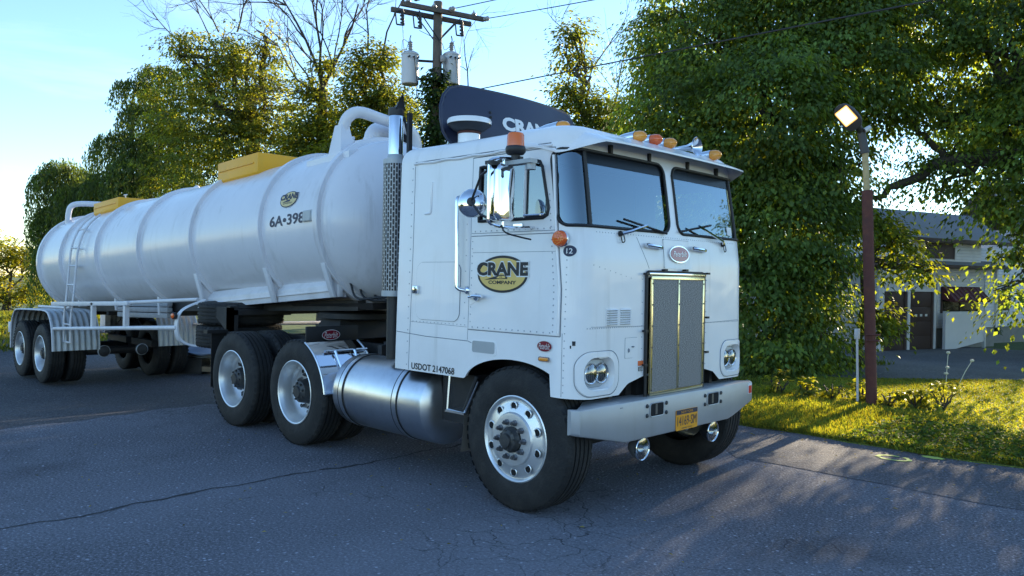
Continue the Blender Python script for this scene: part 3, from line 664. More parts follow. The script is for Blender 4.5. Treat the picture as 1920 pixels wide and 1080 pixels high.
# doors (both sides): slightly proud skin with window, seams, hinge, handle
def door_x1(z): return .405-.10*max(0, (z-1.6))/.98 if z > 1.6 else .405
for s in (-1, 1):
    b = MB()
    def dfn(u, v, o=.006):
        z = 1.285+v*(2.575-1.285); x = -.495+u*(door_x1(z)+.495); return SD(x, z, o, s)
    def dkeep(u, v):
        z = 1.285+v*1.29; x = -.495+u*(door_x1(z)+.495); return not inside(DW_POLY, x, z)
    b.grid(64, 84, dfn, dkeep)
    edge = [dfn(u/64, 0) for u in range(65)]+[dfn(1, v/84) for v in range(1, 85)]+[dfn(1-u/64, 1) for u in range(1, 65)]+[dfn(0, 1-v/84) for v in range(1, 84)]
    edge2 = [dfn(u/64, 0, -.004) for u in range(65)]+[dfn(1, v/84, -.004) for v in range(1, 85)]+[dfn(1-u/64, 1, -.004) for u in range(1, 65)]+[dfn(0, 1-v/84, -.004) for v in range(1, 84)]
    n = len(edge); b.add(edge+edge2, [(i, (i+1) % n, n+(i+1) % n, n+i) for i in range(n)])
    door = b.build('door', 'cab_white', TR, smooth=45)
    # seam around the door
    sp = [SD(-.501, 1.279, .001, s), SD(door_x1(1.3)+.006, 1.279, .001, s)]
    b = MB(); per = [(-.501+i*(door_x1(1.28)+.507)/40, 1.278) for i in range(41)]+[(door_x1(1.278+i*1.303/60)+.007, 1.278+i*1.303/60) for i in range(61)]+[(door_x1(2.58)+.006-i*(door_x1(2.58)+.507)/40, 2.581) for i in range(41)]+[(-.501, 2.581-i*1.303/60) for i in range(60)]
    b.tube([SD(x, z, .001, s) for x, z in per], .0035, 5, closed=True); b.build('seam', 'seam', door)
    if s < 0:
        pl = resample([(x, z, 0) for x, z in DW_POLY+[DW_POLY[0]]], .03)[:-1]
        gl = MB(); gl.grid(50, 24, lambda u, v: SD(-.42+u*.71, 2.09+v*.415, -.006, s), lambda u, v: inside(DW_POLY, -.42+u*.71, 2.09+v*.415)); dg_ = gl.build('door_window', 'door_glass', door, smooth=60)
        b = MB(); b.tube([SD(q.x, q.y, .005, s) for q in pl], .014, 6, closed=True); b.build('window_gasket', 'gasket', dg_)
        b = MB(); b.box(0, 0, 0, 0, 0, 0) if 0 else None
        b.tube([SD(.055, 2.10+i*.04, .006, s) for i in range(11)], .011, 6); b.build('window_divider', 'cab_white', dg_)
        b = MB(); b.tube([SD(.06+i*.02, 2.117, .02, s) for i in range(11)], .008, 6); b.build('window_sill_trim', 'chrome', dg_)
        # horizontal seams and hinge strip
        for z in (2.005, 1.985):
            b = MB(); b.tube([SD(-.49+i*.022, z, .006, s) for i in range(40)], .0022 if z > 2 else .003, 4); b.build('seam', 'seam', door)
        b = MB(); b.tube([SD(-.47+i*.022, 1.86, .006, s) for i in range(39)], .0016, 4); b.build('seam', 'seam', door)
        b = MB(); b.tube([SD(door_x1(z)-.004, z, .012, s) for z in [1.30+i*.035 for i in range(36)]], .010, 6); b.build('hinge', 'cab_white', door)
        for zz in range(24):
            pass
        b = MB()
        for i in range(22): b.box(0, 0, 0, 0, 0, 0) if 0 else b.sphere(SD(door_x1(1.31+i*.045)-.05, 1.31+i*.045, .006, s), .006, 6)
        for i in range(14): b.sphere(SD(-.45+i*.06, 1.30, .006, s), .006, 6); b.sphere(SD(-.45+i*.058, 2.02, .006, s), .006, 6)
        for i in range(12): b.sphere(SD(-.475, 1.34+i*.055, .006, s), .005, 6)
        tag(b.build('rivets', 'rivet', door), kind='stuff')
        b = MB(); h0 = SD(-.47, 1.525, .03, s); b.tube([h0, SD(-.40, 1.535, .05, s), SD(-.31, 1.532, .05, s)], .013, 8); b.sphere(SD(-.40, 1.525, .02, s), .026, 10, (1, 1, 1.2)); b.build('door_handle', 'chrome', door)
        patch('latch_plate', [(-.485, 1.46), (-.42, 1.49), (-.40, 1.52), (-.485, 1.58)], lambda u, v, o: SD(u, v, o, s), .004, 'cab_white', door, base=.006)
        b = MB(); b.box(.0, .0, 0, 0, 0, 0) if 0 else None
        patch('vent_latch', rrect(-.04, .05, 2.035, 2.06, .006), lambda u, v, o: SD(u, v, o, s), .015, 'chrome', door, base=.006)
# logo on the near door
def SID(cx, cz, off): return lambda u, v: SD(cx+u, cz+v, off)
b = MB(); N_ = 56
def disc(name, a, c, cx, cz, off, m, par, surf=SD, n=56):
    b = MB(); P0 = [surf(cx+a*cos(2*pi*i/n), cz+c*sin(2*pi*i/n), off) for i in range(n)]; P1 = [surf(cx+a*.5*cos(2*pi*i/n), cz+c*.5*sin(2*pi*i/n), off) for i in range(n)]
    b.add(P0+P1+[surf(cx, cz, off)], [(i, (i+1) % n, n+(i+1) % n, n+i) for i in range(n)]+[(n+i, n+(i+1) % n, 2*n) for i in range(n)]); return b.build(name, m, par, smooth=0)
LX, LZ = -.148, 1.70
lg = disc('logo', .265, .142, LX, LZ, .0075, 'white_print', TR)
disc('logo_ring', .258, .136, LX, LZ, .0090, 'black_print', lg); disc('logo_field', .238, .118, LX, LZ, .0105, 'gold', lg)
lettering('logo_lettering', 'CRANE', SID(LX, LZ+.038, .0120), 'white_print', lg, w=.545, h=.118, bold=.07)
lettering('logo_lettering', 'CRANE', SID(LX, LZ+.038, .0135), 'black_print', lg, w=.525, h=.100, bold=.045)
lettering('logo_lettering', 'COMPANY', SID(LX+.005, LZ-.060, .0120), 'black_print', lg, w=.285, h=.026, bold=.03)
b = MB(); b.add([SD(LX+u, LZ+v, .012) for u, v in ((-.18, -.043), (-.02, -.004), (.045, -.004), (.06, -.034), (-.04, -.036))], [(0, 1, 2, 3, 4)]); b.build('logo_emblem', 'black_print', lg, smooth=0)
b = MB(); b.add([SD(LX+u, LZ+v, .0135) for u, v in ((-.055, -.030), (-.025, -.012), (.03, -.012), (.042, -.027), (.0, -.031))], [(0, 1, 2, 3, 4)]); b.build('logo_emblem', 'gold', lg, smooth=0)
lettering('logo_lettering', 'V2', SID(LX-.008, LZ-.021, .0145), 'black_print', lg, h=.014, w=.03)
# registration number and unit number
lettering('lettering', 'USDOT 2147068', SID(-.905, .945, .003), 'black_print', TR, w=.53, h=.054, bold=.02)
dsc = disc('unit_number', .038, .038, .452, 1.862, .003, 'navy_print', TR); lettering('lettering', '12', SID(.452, 1.862, .0045), 'white_print', dsc, w=.036, h=.036, bold=.01)
# emblem, marker and round lamp on the near side
em = disc('side_emblem', .070, .040, .285, 1.205, .005, 'silver_text', TR); disc('emblem_field', .066, .036, .285, 1.205, .0065, 'red_emblem', em); lettering('lettering', 'Peterbilt', SID(.285, 1.205, .008), 'silver_text', em, w=.105, h=.042, shear=.35)
mk = patch('marker_lamp', rrect(.235, .345, 1.10, 1.133, .015), SD, .012, 'chrome', TR); patch('lens', rrect(.245, .325, 1.105, 1.128, .010), SD, .02, 'amber_lens', mk, bevel=.006)
rl = MB(); c0 = Vector(SD(.40, 1.945, 0)); rl.lathe([(.058, 0), (.058, .02), (.05, .028), (.045, .03)], c0, (.15, -1, 0), 28); rlo = rl.build('turn_signal', 'chrome', TR)
b = MB(); b.lathe([(.055, .02), (.054, .045), (.045, .058), (.001, .063)], c0, (.15, -1, 0), 28); b.build('lens', 'orange_lens', rlo)
b = MB()
for rr, nn in ((.018, 6), (.036, 12)):
    for i in range(nn): b.sphere(c0+Vector((.15, -1, 0)).normalized()*.062+Vector((rr*cos(2*pi*i/nn), 0, rr*sin(2*pi*i/nn))), .005, 6)
b.build('led_dots', 'amber_pale', rlo)
# panel seams on the side
def seamline(pts, r=.0028, par=TR, surf=SD, name='seam'):
    b = MB(); b.tube([surf(q.x, q.y, .0005) for q in resample([(a, c, 0) for a, c in pts], .04)], r, 4); return b.build(name, 'seam', par)
seamline([(-1.385, 1.215), (-1.0, 1.195), (-.5, 1.19), (-.40, 1.165)], .003)
seamline([(-1.21, .91), (-1.20, 1.9), (-1.205, 2.58)], .0028); seamline([(-1.20, 1.305), (-.52, 1.295)], .0014)
seamline([(.43, .87), (.425, 1.30)], .002); seamline([(-.505, 1.20), (-.505, 1.28)], .002)
dr = MB(); dr.tube([SD(-1.21+i*.05, 2.598+.004*sin(i), .006) for i in range(31)], .010, 6); dr.build('drip_rail', 'cab_white', TR)
seamline([(-1.2, 2.612), (.28, 2.612)], .004)
# sleeper hatch, raised rib, vents
hp = rrect(-1.135, -.605, 1.33, 1.79, .075, 8)
ht = patch('luggage_hatch', hp, SD, .006, 'cab_white', TR)
b = MB(); b.tube([SD(q.x, q.y, .002) for q in resample([(a, c, 0) for a, c in hp+[hp[0]]], .03)[:-1]], .0035, 5, closed=True); b.build('seam', 'seam', ht)
b = MB(); b.box(-1.16, -1.095, -1.215, -1.186, 1.535, 1.60); b.build('hatch_latch', 'chrome', ht, bevel=.006); MB().box(-1.125, -1.12, -1.219, -1.214, 1.545, 1.59).build('latch_slot', 'gasket', ht)
b = MB(); b.tube([SD(-.985, 2.435, .0), SD(-.985, 2.20, .0), SD(-.995, 2.185, 0), SD(-1.06, 2.182, 0)], .011, 6); b.build('pressed_rib', 'cab_white', TR)
vt = patch('side_vent', rrect(-.455, -.185, 1.095, 1.205, .03), SD, .004, 'cab_white', TR); patch('vent_screen', rrect(-.445, -.205, 1.112, 1.198, .018), SD, .006, 'zinc', vt)
b = MB()
for i in range(18): b.sphere(SD(-1.235, .95+i*.095, 0), .006, 6)
for i in range(15): b.sphere(SD(-1.17+i*.045, 1.31, 0), .005, 6)
for i in range(8): b.sphere(SD(-.55, 1.36+i*.12, 0), .005, 6)
for i in range(20): b.sphere(SD(.44, .9+i*.05, 0), .005, 6)
for i in range(26): b.sphere(FR(-1.05+i*.024, 1.335, 0), .005, 6); b.sphere(FR(.42+i*.024, 1.335, 0), .005, 6)
for i in range(60): b.sphere(P(-.98+i*.033, 2.0, 0), .004, 6)
for i in range(9): b.sphere(FR(-.44, 1.0+i*.085, 0), .005, 6); b.sphere(FR(.46, 1.0+i*.085, 0), .005, 6)
for i in range(8): b.sphere(FR(-1.0+i*.06, 1.77-.012*i, 0), .004, 6)
tag(b.build('rivets', 'rivet', TR), kind='stuff')
# grab bar
b = MB(); b.tube(catmull([SD(-.60, 2.28, .0), SD(-.605, 2.28, .055), SD(-.60, 2.20, .065), SD(-.585, 1.9, .065), SD(-.575, 1.64, .065), SD(-.565, 1.59, .06), SD(-.53, 1.575, .03), SD(-.52, 1.575, 0)], 5), .016, 10); gb = b.build('grab_bar', 'chrome', TR)
b = MB(); b.sphere(SD(-.52, 1.575, .005), .032, 12, (1, .7, 1)); b.build('bar_mount', 'chrome', gb)
# front details -----------------------------------------------------------
seamline([(-1.02, 1.345), (-.40, 1.335)], .0016, surf=FR); seamline([(.42, 1.335), (1.02, 1.345)], .0016, surf=FR)
seamline([(-.50, 1.985), (-.41, 1.84), (-.36, 1.76)], .0018, surf=FR)
dp = patch('door_panel', rrect(-.165, .225, 1.765, 1.985, .02), FR, .003, 'cab_white', TR); seamline([(-.165, 1.765), (-.165, 1.985), (.20, 1.985)], .0025, dp, FR)
em = disc('front_emblem', .137, .066, .035, 1.878, .016, 'chrome', TR, FR); b = MB(); b.lathe([(.001, 0)], n=4) if 0 else None
disc('emblem_field', .129, .058, .035, 1.878, .0185, 'red_emblem_bright', em, FR); lettering('lettering', 'Peterbilt', lambda u, v: FR(.035+u, 1.880+v, .0205), 'silver_text', em, w=.19, h=.042, shear=.35)
b = MB(); b.prism([FR(.035+.137*cos(t), 1.878+.066*sin(t), 0) for t in [2*pi*i/40 for i in range(40)]], [FR(.035+.137*cos(t), 1.878+.066*sin(t), .0155) for t in [2*pi*i/40 for i in range(40)]]); b.build('emblem_base', 'chrome', em)
for y in (-.315, .315):
    b = MB(); b.tube(catmull([FR(y-.085, 1.93, 0), FR(y-.08, 1.93, .035), FR(y, 1.925, .042), FR(y+.08, 1.92, .035), FR(y+.085, 1.92, 0)], 5), [.018]*5+[.014]*11+[.018]*5, 8); b.build('grab_handle', 'chrome', TR)
# louvres
lv_ = patch('louvre_panel', rrect(-.865, -.575, 1.345, 1.475, .006), FR, .003, 'cab_white', TR)
for cx in (-.795, -.645):
    for i in range(7):
        z = 1.357+i*.0165; b = MB(); b.prism([FR(cx-.06, z, .003), FR(cx+.06, z, .003), FR(cx+.06, z+.011, .003), FR(cx-.06, z+.011, .003)], [FR(cx-.06, z, .014), FR(cx+.06, z, .014), FR(cx+.06, z+.003, .015), FR(cx-.06, z+.003, .015)]); b.build('louvre', 'cab_white', lv_)
        MB().prism([FR(cx-.058, z-.004, .003), FR(cx+.058, z-.004, .003), FR(cx+.058, z, .003), FR(cx-.058, z, .003)], [FR(cx-.058, z-.004, .0045), FR(cx+.058, z-.004, .0045), FR(cx+.058, z, .0045), FR(cx-.058, z, .0045)]).build('louvre_slot', 'seam', lv_)
fh = patch('filler_hatch', rrect(-.64, -.50, 1.11, 1.255, .01), FR, .0025, 'cab_white', TR); seamline([(-.50, 1.255), (-.64, 1.255), (-.64, 1.11), (-.55, 1.11)], .002, fh, FR)
b = MB(); b.sphere(FR(-.60, 1.165, .004), .01, 8, (1, 1, 1.6)); b.sphere(FR(-.55, 1.19, .004), .010, 8, (1, 1.8, .6)); b.build('hatch_lock', 'seam', fh)
st = patch('permit_sticker', rrect(-.487, -.415, 1.0, 1.085, .003), FR, .002, 'white_print', TR)
patch('sticker_top', rrect(-.484, -.418, 1.046, 1.082, .002), FR, .0035, 'sticker_orange', st); patch('sticker_bottom', rrect(-.478, -.424, 1.006, 1.038, .002), FR, .003, 'black_print', st)
lettering('lettering', '82008', lambda u, v: FR(-.451+u, 1.022+v, .006), 'white_print', st, w=.046, h=.024)
# grille: dark core, two mesh screens, brass-coloured frame
b = MB(); b.box(.10, .50, -.40, .40, .72, 1.70); b.build('radiator_core', 'hole', TR)
gr = MB()
GX = .60
for a in ((-.372, .372, 1.680, 1.705), (-.372, .372, .820, .845), (-.372, -.350, .845, 1.680), (.350, .372, .845, 1.680), (-.010, .012, .845, 1.680)): gr.box(GX-.014, GX, a[0], a[1], a[2], a[3])
grille = gr.build('grille', 'grille_frame', TR, bevel=.003)
MB().box(GX-.012, GX-.003, -.40, .40, 1.71, 1.73).build('grille_cap', 'chrome', grille, bevel=.003)
for y0, y1 in ((-.350, -.010), (.012, .350)): MB().box(GX-.012, GX-.007, y0, y1, .845, 1.680).build('grille_screen', 'grille_mesh', grille)
b = MB()
for y in (-.358, .358, .001):
    for i in range(6): b.sphere((GX, y, .86+i*.158), .007, 6)
tag(b.build('screws', 'black_metal', grille), kind='stuff')
b = MB(); pr_ = [(y, z) for y, z in rrect(-.405, .405, .80, 1.735, .03, 5)]; b.tube([(.575, y, z) for y, z in pr_], .012, 6, closed=True); b.build('grille_gasket', 'gasket', grille)
for y, z in ((-.425, 1.72), (-.19, 1.752), (.10, 1.755), (.43, 1.735), (-.43, 1.30), (.43, 1.38), (-.43, 1.05), (.43, 1.10)):
    b = MB(); b.cyl((.56, y, z), (.60, y, z), .008, 6); b.box(.59, .605, y-.018, y+.018, z-.008, z+.008); b.build('grille_fastener', 'black_metal', grille)
# headlights: pocket, bezel and two round lamps each
for s in (-1, 1):
    op = rrect(.74, 1.10, .885, 1.155, .10, 8); ip = rrect(.79, 1.045, .925, 1.115, .09, 8)
    def HF(a, z, o): return FR(s*a, z, o)
    b = MB(); n = len(op); mid = rrect(.765, 1.075, .905, 1.135, .095, 8)
    L1 = [HF(a, z, .002) for a, z in rrect(.715, 1.13, .868, 1.175, .11, 8)]; L1b = [HF(a, z, .008) for a, z in rrect(.72, 1.125, .872, 1.171, .11, 8)]
    L2 = [HF(a, z, .010) for a, z in mid]; L3 = [(.50, s*a, z) for a, z in ip]
    b.add(L1+L1b+L2+L3, [(k*n+i, k*n+(i+1) % n, (k+1)*n+(i+1) % n, (k+1)*n+i) for k in range(3) for i in range(n)])
    hl = b.build('headlight', 'cab_white', TR, smooth=35)
    b = MB(); b.tube([HF(a, z, .003) for a, z in rrect(.713, 1.132, .866, 1.177, .11, 8)], .0025, 4, closed=True); b.build('seam', 'seam', hl)
    b = MB(); b.prism([(.475, s*a, z) for a, z in rrect(.775, 1.06, .912, 1.128, .10, 8)], [(.515, s*a, z) for a, z in rrect(.79, 1.045, .925, 1.115, .09, 8)]); b.build('bezel', 'zinc', hl, bevel=.004)
    for yc in (.858, .975):
        c = Vector((.512, s*yc, 1.02)); lm = MB(); lm.lathe([(.073, 0), (.073, .012), (.068, .018), (.062, .014)], c, (1, 0, 0), 32); lo = lm.build('lamp_ring', 'chrome', hl)
        b = MB(); b.lathe([(.062, .012), (.05, -.01), (.03, -.03), (.001, -.04)], c, (1, 0, 0), 32); b.build('reflector', 'lamp_reflector', lo)
        b = MB(); b.lathe([(.066, .013), (.05, .022), (.03, .027), (.001, .029)], c, (1, 0, 0), 32); b.build('lens', 'lens_glass', lo)
        b = MB()
        for k in range(-2, 3): b.box(.530, .534, s*yc+k*.021-.0015, s*yc+k*.021+.0015, .975, 1.065)
        b.box(.531, .535, s*yc-.055, s*yc+.055, 1.018, 1.022); b.build('lens_ribs', 'lens_glass', lo)
# wipers
for pts, bl, lp in (((FR(-.70, 2.0, .015), FR(-.62, 2.02, .045), FR(-.42, 2.075, .05)), (FR(-.66, 2.105, .02), FR(-.13, 2.03, .02)), (-.70, 2.0)), ((FR(.74, 1.985, .015), FR(.68, 2.01, .045), FR(.30, 2.115, .05)), (FR(.06, 2.055, .02), FR(.55, 2.135, .02)), (.74, 1.985))):
    b = MB(); b.tube(pts, [.013, .012, .008], 6); wp = b.build('wiper', 'chrome', TR)
    b = MB(); b.tube(resample(bl, .05), .009, 5); b.build('wiper_blade', 'gasket', wp)
    b = MB(); b.sphere(FR(lp[0], lp[1], .01), .022, 8); b.tube(catmull([FR(lp[0]+.02, lp[1], .02), FR(lp[0]+.03, lp[1]-.05, .02), FR(lp[0]+.0, lp[1]-.06, .02), FR(lp[0]-.01, lp[1]-.01, .02)], 5), .004, 5); b.build('wiper_pivot', 'gasket', wp)
# bumper with tapered ends
BX = .645
def bprof(y):
    a = abs(y); top = .815-.012*smooth01(.9, 1.23, a); bot = .525 if a < .72 else .525+(a-.72)/.5*.105; return top, bot
ys = [-1.23, -1.215, -1.19, -1.1, -.95, -.8, -.72]+[-.6+i*.15 for i in range(9)]+[.72, .8, .95, 1.1, 1.19, 1.215, 1.23]
hl1, hl2 = (-.445, -.265), (.365, .545)
b = MB()
def bp_(y, k):
    t, bo = bprof(y); e = smooth01(1.17, 1.23, abs(y)); xx = BX-.035*smooth01(.75, 1.23, abs(y))-.05*e*e
    dpt = .20-.17*smooth01(.95, 1.2, abs(y)); q = [(xx-dpt, t), (xx-.02, t), (xx-.006, t-.006), (xx, t-.02), (xx+.0, (t+bo)/2), (xx, bo+.02), (xx-.006, bo+.006), (xx-.02, bo), (xx-min(.10, dpt), bo)]
    return (q[k][0], y, q[k][1])
b.add([bp_(y, k) for y in ys for k in range(9)], [(i*9+k, i*9+k+1, (i+1)*9+k+1, (i+1)*9+k) for i in range(len(ys)-1) for k in range(8)]+[tuple(range(9)), tuple((len(ys)-1)*9+k for k in range(8, -1, -1))])
bumper = b.build('bumper', 'bumper_metal', TR, smooth=35)
for yc in (-.35, .455):
    b = MB(); b.prism([(BX-.003, yc+u, .725+v) for u, v in rrect(-.085, .085, -.046, .046, .018)], [(BX+.0025, yc+u, .725+v) for u, v in rrect(-.085, .085, -.046, .046, .018)]); th = b.build('tow_opening', 'hole', bumper)
    b = MB(); b.tube([(BX+.002, yc+u, .725+v) for u, v in rrect(-.088, .088, -.049, .049, .02)], .005, 5, closed=True); b.build('opening_rim', 'bumper_metal', th)
    b = MB(); b.box(BX+.001, BX+.004, yc-.02, yc+.005, .69, .765); b.build('tow_pin', 'nut', th)
    for dy in (-.125, .125):
        for dz in (-.035, .035): b = MB(); b.sphere((BX+.002, yc+dy, .725+dz), .016, 10, (.7, 1, 1)); b.build('bolt', 'dark_hub', bumper)
pl = MB(); pl.prism([(BX+.002, .058+u, .608+v) for u, v in rrect(-.155, .155, -.078, .078, .012)], [(BX+.006, .058+u, .608+v) for u, v in rrect(-.155, .155, -.078, .078, .012)]); plate = pl.build('license_plate', 'plate_yellow', bumper)
MB().box(BX+.006, BX+.0075, .058-.15, .058+.15, .650, .684).build('plate_band', 'plate_navy', plate)
lettering('lettering', '14169-SM', lambda u, v: (BX+.008, .058+u, .600+v), 'plate_navy', plate, w=.272, h=.072, bold=.0)
lettering('lettering', 'NEW YORK', lambda u, v: (BX+.009, .058+u, .667+v), 'plate_yellow', plate, w=.17, h=.019)
lettering('lettering', 'EMPIRE STATE', lambda u, v: (BX+.008, .058+u, .543+v), 'plate_navy', plate, w=.15, h=.012)
b = MB(); b.box(BX-.03, BX+.0-.028+.004, 1.10, 1.16, .70, .79); rf = b.build('reflector', 'white_print', bumper); MB().box(BX-.0255, BX-.022, 1.105, 1.155, .705, .77).build('reflector_red', 'reflector_red', rf)
MB().box(BX-.006, BX+.001, -.80, -.77, .776, .783).build('scratch', 'seam', bumper)
# fog lamps hung under the bumper
for y in (-.47, .53):
    c = Vector((.60, y, .445)); ax_ = Vector((1, .0, -.05))
    b = MB(); b.lathe([(.001, -.10), (.04, -.095), (.075, -.05), (.085, 0), (.085, .01)], c, ax_, 28); b.cyl((.58, y, .50), (.58, y, .56), .012, 8); fg = b.build('fog_lamp', 'grey_plastic' if y < 0 else 'black_metal', TR)
    b = MB(); b.lathe([(.078, .008), (.084, .014), (.088, .010), (.088, 0)], c, ax_, 28); b.build('lamp_ring', 'chrome', fg)
    b = MB(); b.lathe([(.078, .006), (.06, -.015), (.03, -.035), (.001, -.04)], c, ax_, 28); b.build('reflector', 'lamp_reflector', fg)
    b = MB(); b.lathe([(.078, .009), (.05, .017), (.001, .021)], c, ax_, 28); b.build('lens', 'lens_glass', fg)
b = MB(); b.tube([(.5, .02, .50), (.5, .12, .495), (.5, .2, .50)], .014, 6); b.sphere((.51, .27, .50), .03, 10); b.build('air_coupling', 'zinc', TR)

# roof equipment -----------------------------------------------------------
def bullet_lamp(x, y, m, z=None, sc=1.):
    z = z if z else roof_z(x, y)
    b = MB(); ax_ = Vector((1, 0, .02)); c = Vector((x, y, z))
    b.lathe([(.002, -.30*sc), (.020, -.27*sc), (.042, -.12*sc), (.048, 0)], c, ax_, 20); b.box(x-.2, x-.02, y-.02, y+.02, z-.09, z-.02); o = b.build('cab_lamp', 'chrome', TR)
    b = MB(); b.lathe([(.045, 0), (.045, .032), (.037, .066), (.017, .088), (.001, .092)], c, ax_, 20); b.build('lens', m, o)
bullet_lamp(.05, -.80, 'amber_pale', 2.80)
bullet_lamp(.34, -.235, 'amber_pale', 2.775, .85); bullet_lamp(.34, -.02, 'orange_lens', 2.78, .85); bullet_lamp(.34, .185, 'amber_pale', 2.78, .85); bullet_lamp(.40, .79, 'amber_pale', 2.755, .85)
b = MB(); c = Vector((.40, .55, 2.80)); b.lathe([(.005, -.42), (.014, -.42), (.018, -.2), (.026, -.09), (.05, -.025), (.078, -.002), (.082, 0), (.079, .004), (.05, -.015), (.025, -.05), (.001, -.07)], c, (1, 0, .0), 28); b.box(.18, .22, .53, .57, 2.70, 2.79); b.build('air_horn', 'chrome', TR)
# intake mushroom
b = MB(); b.lathe([(.094, -.12), (.094, .04)], (-.95, -.80, 2.83), (0, 0, 1), 32); it = b.build('air_intake', 'cab_white', TR)
b = MB(); b.lathe([(.096, .035), (.101, .046), (.095, .055)], (-.95, -.80, 2.83), (0, 0, 1), 32); b.build('clamp_band', 'rust_pole', it)
b = MB(); b.lathe([(.095, .055), (.13, .07), (.175, .105), (.18, .12)], (-.95, -.80, 2.83), (0, 0, 1), 36); b.build('intake_bowl', 'black_metal', it)
b = MB(); b.lathe([(.185, .116), (.187, .145), (.177, .16), (.001, .165)], (-.95, -.80, 2.83), (0, 0, 1), 36); b.build('intake_cap', 'cab_white', it)
# wind deflector: curved panel standing across the roof
def defl(u, v, o=0.):      # u across -1..1, v up 0..1
    y = .90*u-.02; x = -1.16+.13*(1-u*u)-.10*v*v; z = 2.80+.53*v
    return (x+o, y, z)
out = []
for i in range(24): out.append((-.86+1.72*i/23, 0))
out += [(.95, .06), (.99, .2), (1., .40), (.995, .66), (.975, .84), (.93, .95), (.86, .995)]
for i in range(1, 20): out.append((.86-1.60*i/20, 1.0))
out += [(-.74, .995), (-.86, .94), (-.94, .80), (-.985, .62), (-1., .40), (-.985, .2), (-.93, .06)]
b = MB(); N1 = 44
b.grid(60, 24, lambda u, v: defl(2*u-1, v, .012), lambda u, v: inside(out, 2*u-1, v)); b.grid(60, 24, lambda u, v: defl(2*u-1, v, -.012), lambda u, v: inside(out, 2*u-1, v))
de = b.build('wind_deflector', 'navy_deflector', TR, smooth=60)
b = MB(); b.tube([defl(*q) for q in out], .016, 8, closed=True); b.build('deflector_edge', 'navy_deflector', de)
for y in (-.5, .5): b = MB(); b.tube([(-1.3, y, 2.78), (-1.19, y, 3.1)], .02, 8); b.tube([(-1.36, y, 2.76), (-1.2, y, 3.2)], .015, 8); b.build('deflector_strut', 'black_metal', de)
lettering('lettering', 'CRANE', lambda u, v: defl((u+.06)/.90, .475+v/.53, .016), 'white_print', de, w=.70, h=.125, bold=.05)
b = MB(); b.add([defl((u+.05)/.90, .27+v/.53, .018) for u, v in ((-.10, .01), (.06, .07), (.10, .04), (.24, .0), (.05, .01))], [(0, 1, 2, 3, 4)]); b.build('logo_emblem', 'pale_gold', de, smooth=0)
for u, v in ((-.46, .62), (-.46, .54), (.44, .68), (-.05, .04)): b = MB(); b.sphere(defl(u, v, .014), .014, 8); b.build('bolt', 'black_metal', de)
# exhaust stack behind the cab
SX, SY = -1.66, -1.02
b = MB(); n = 48
vs_ = [(SX+.105*cos(2*pi*i/n+pi/2), SY+.105*sin(2*pi*i/n+pi/2), z) for z in (1.53, 1.57, 2.62, 2.68) for i in range(n+1)]
b.add(vs_, [(k*(n+1)+i, k*(n+1)+i+1, (k+1)*(n+1)+i+1, (k+1)*(n+1)+i) for k in range(3) for i in range(n)])
sg = b.build('exhaust_stack', 'stack_guard', TR, smooth=60, weld=False)
me = sg.data; uvl = me.uv_layers.new(name='UV')
for lp in me.loops:
    i = lp.vertex_index; k, j = divmod(i, n+1); uvl.data[lp.index].uv = (vs_[i][2]*.62, j/n*.66)
b = MB(); b.lathe([(.107, 2.655), (.107, 2.695), (.075, 2.70), (.070, 2.73), (.066, 2.74)], (SX, SY, 0), (0, 0, 1), 36); b.build('guard_collar', 'zinc', sg)
b = MB(); b.lathe([(.108, 1.50), (.108, 1.55)], (SX, SY, 0), (0, 0, 1), 36); b.build('guard_band', 'zinc', sg)
b = MB(); b.lathe([(.064, 2.70), (.064, 3.10), (.060, 3.105)], (SX, SY, 0), (0, 0, 1), 36); b.build('tail_pipe', 'chrome', sg)
b = MB(); b.lathe([(.067, 3.08), (.07, 3.10), (.068, 3.14), (.05, 3.15)], (SX, SY, 0), (0, 0, 1), 24); b.add([(SX-.07, SY, 3.13), (SX+.06, SY-.05, 3.13), (SX+.10, SY, 3.26), (SX+.06, SY+.05, 3.13), (SX+.08, SY, 3.27)], [(0, 1, 2), (0, 2, 3), (1, 4, 3)]); b.build('rain_cap', 'black_metal', sg)
b = MB(); b.box(SX+.10, SX+.13, SY+.04, SY+.08, 1.0, 3.1); b.cyl((SX, SY, .95), (SX, SY, 1.5), .06, 16); b.tube([(SX+.02, SY+.07, 3.08), (SX+.06, SY+.09, 2.9), (SX+.07, SY+.1, 2.75)], .012, 6); b.build('stack_bracket', 'black_metal', sg)
# mirrors and beacon on the near door
mx_, my_ = .115, -1.45
b = MB(); b.prism([(mx_-.05+u*.0+.0, my_+u, 2.25+v) for u, v in rrect(-.095, .095, -.20, .20, .05)], [(mx_+.035, my_+u*.9, 2.25+v*.95) for u, v in rrect(-.095, .095, -.20, .20, .05)]); mr = b.build('mirror', 'mirror_glass', TR, bevel=.02, seg=3)
b = MB(); b.prism([(mx_-.058, my_+u, 2.25+v) for u, v in rrect(-.085, .085, -.185, .185, .03)], [(mx_-.051, my_+u, 2.25+v) for u, v in rrect(-.085, .085, -.185, .185, .03)]); b.build('mirror_face', 'mirror_glass', mr)
b = MB(); b.tube(catmull([SD(.16, 2.47, 0), (.14, -1.30, 2.49), (.12, -1.46, 2.485), (.10, -1.56, 2.46), (.10, -1.575, 2.40), (.10, -1.575, 2.10), (.10, -1.56, 2.04), (.11, -1.46, 2.02), (.13, -1.30, 2.02), SD(.15, 2.03, 0)], 5), .011, 8); b.tube([(.115, my_, 2.02), (.115, my_, 2.485)], .009, 8); b.build('mirror_arm', 'chrome', mr)
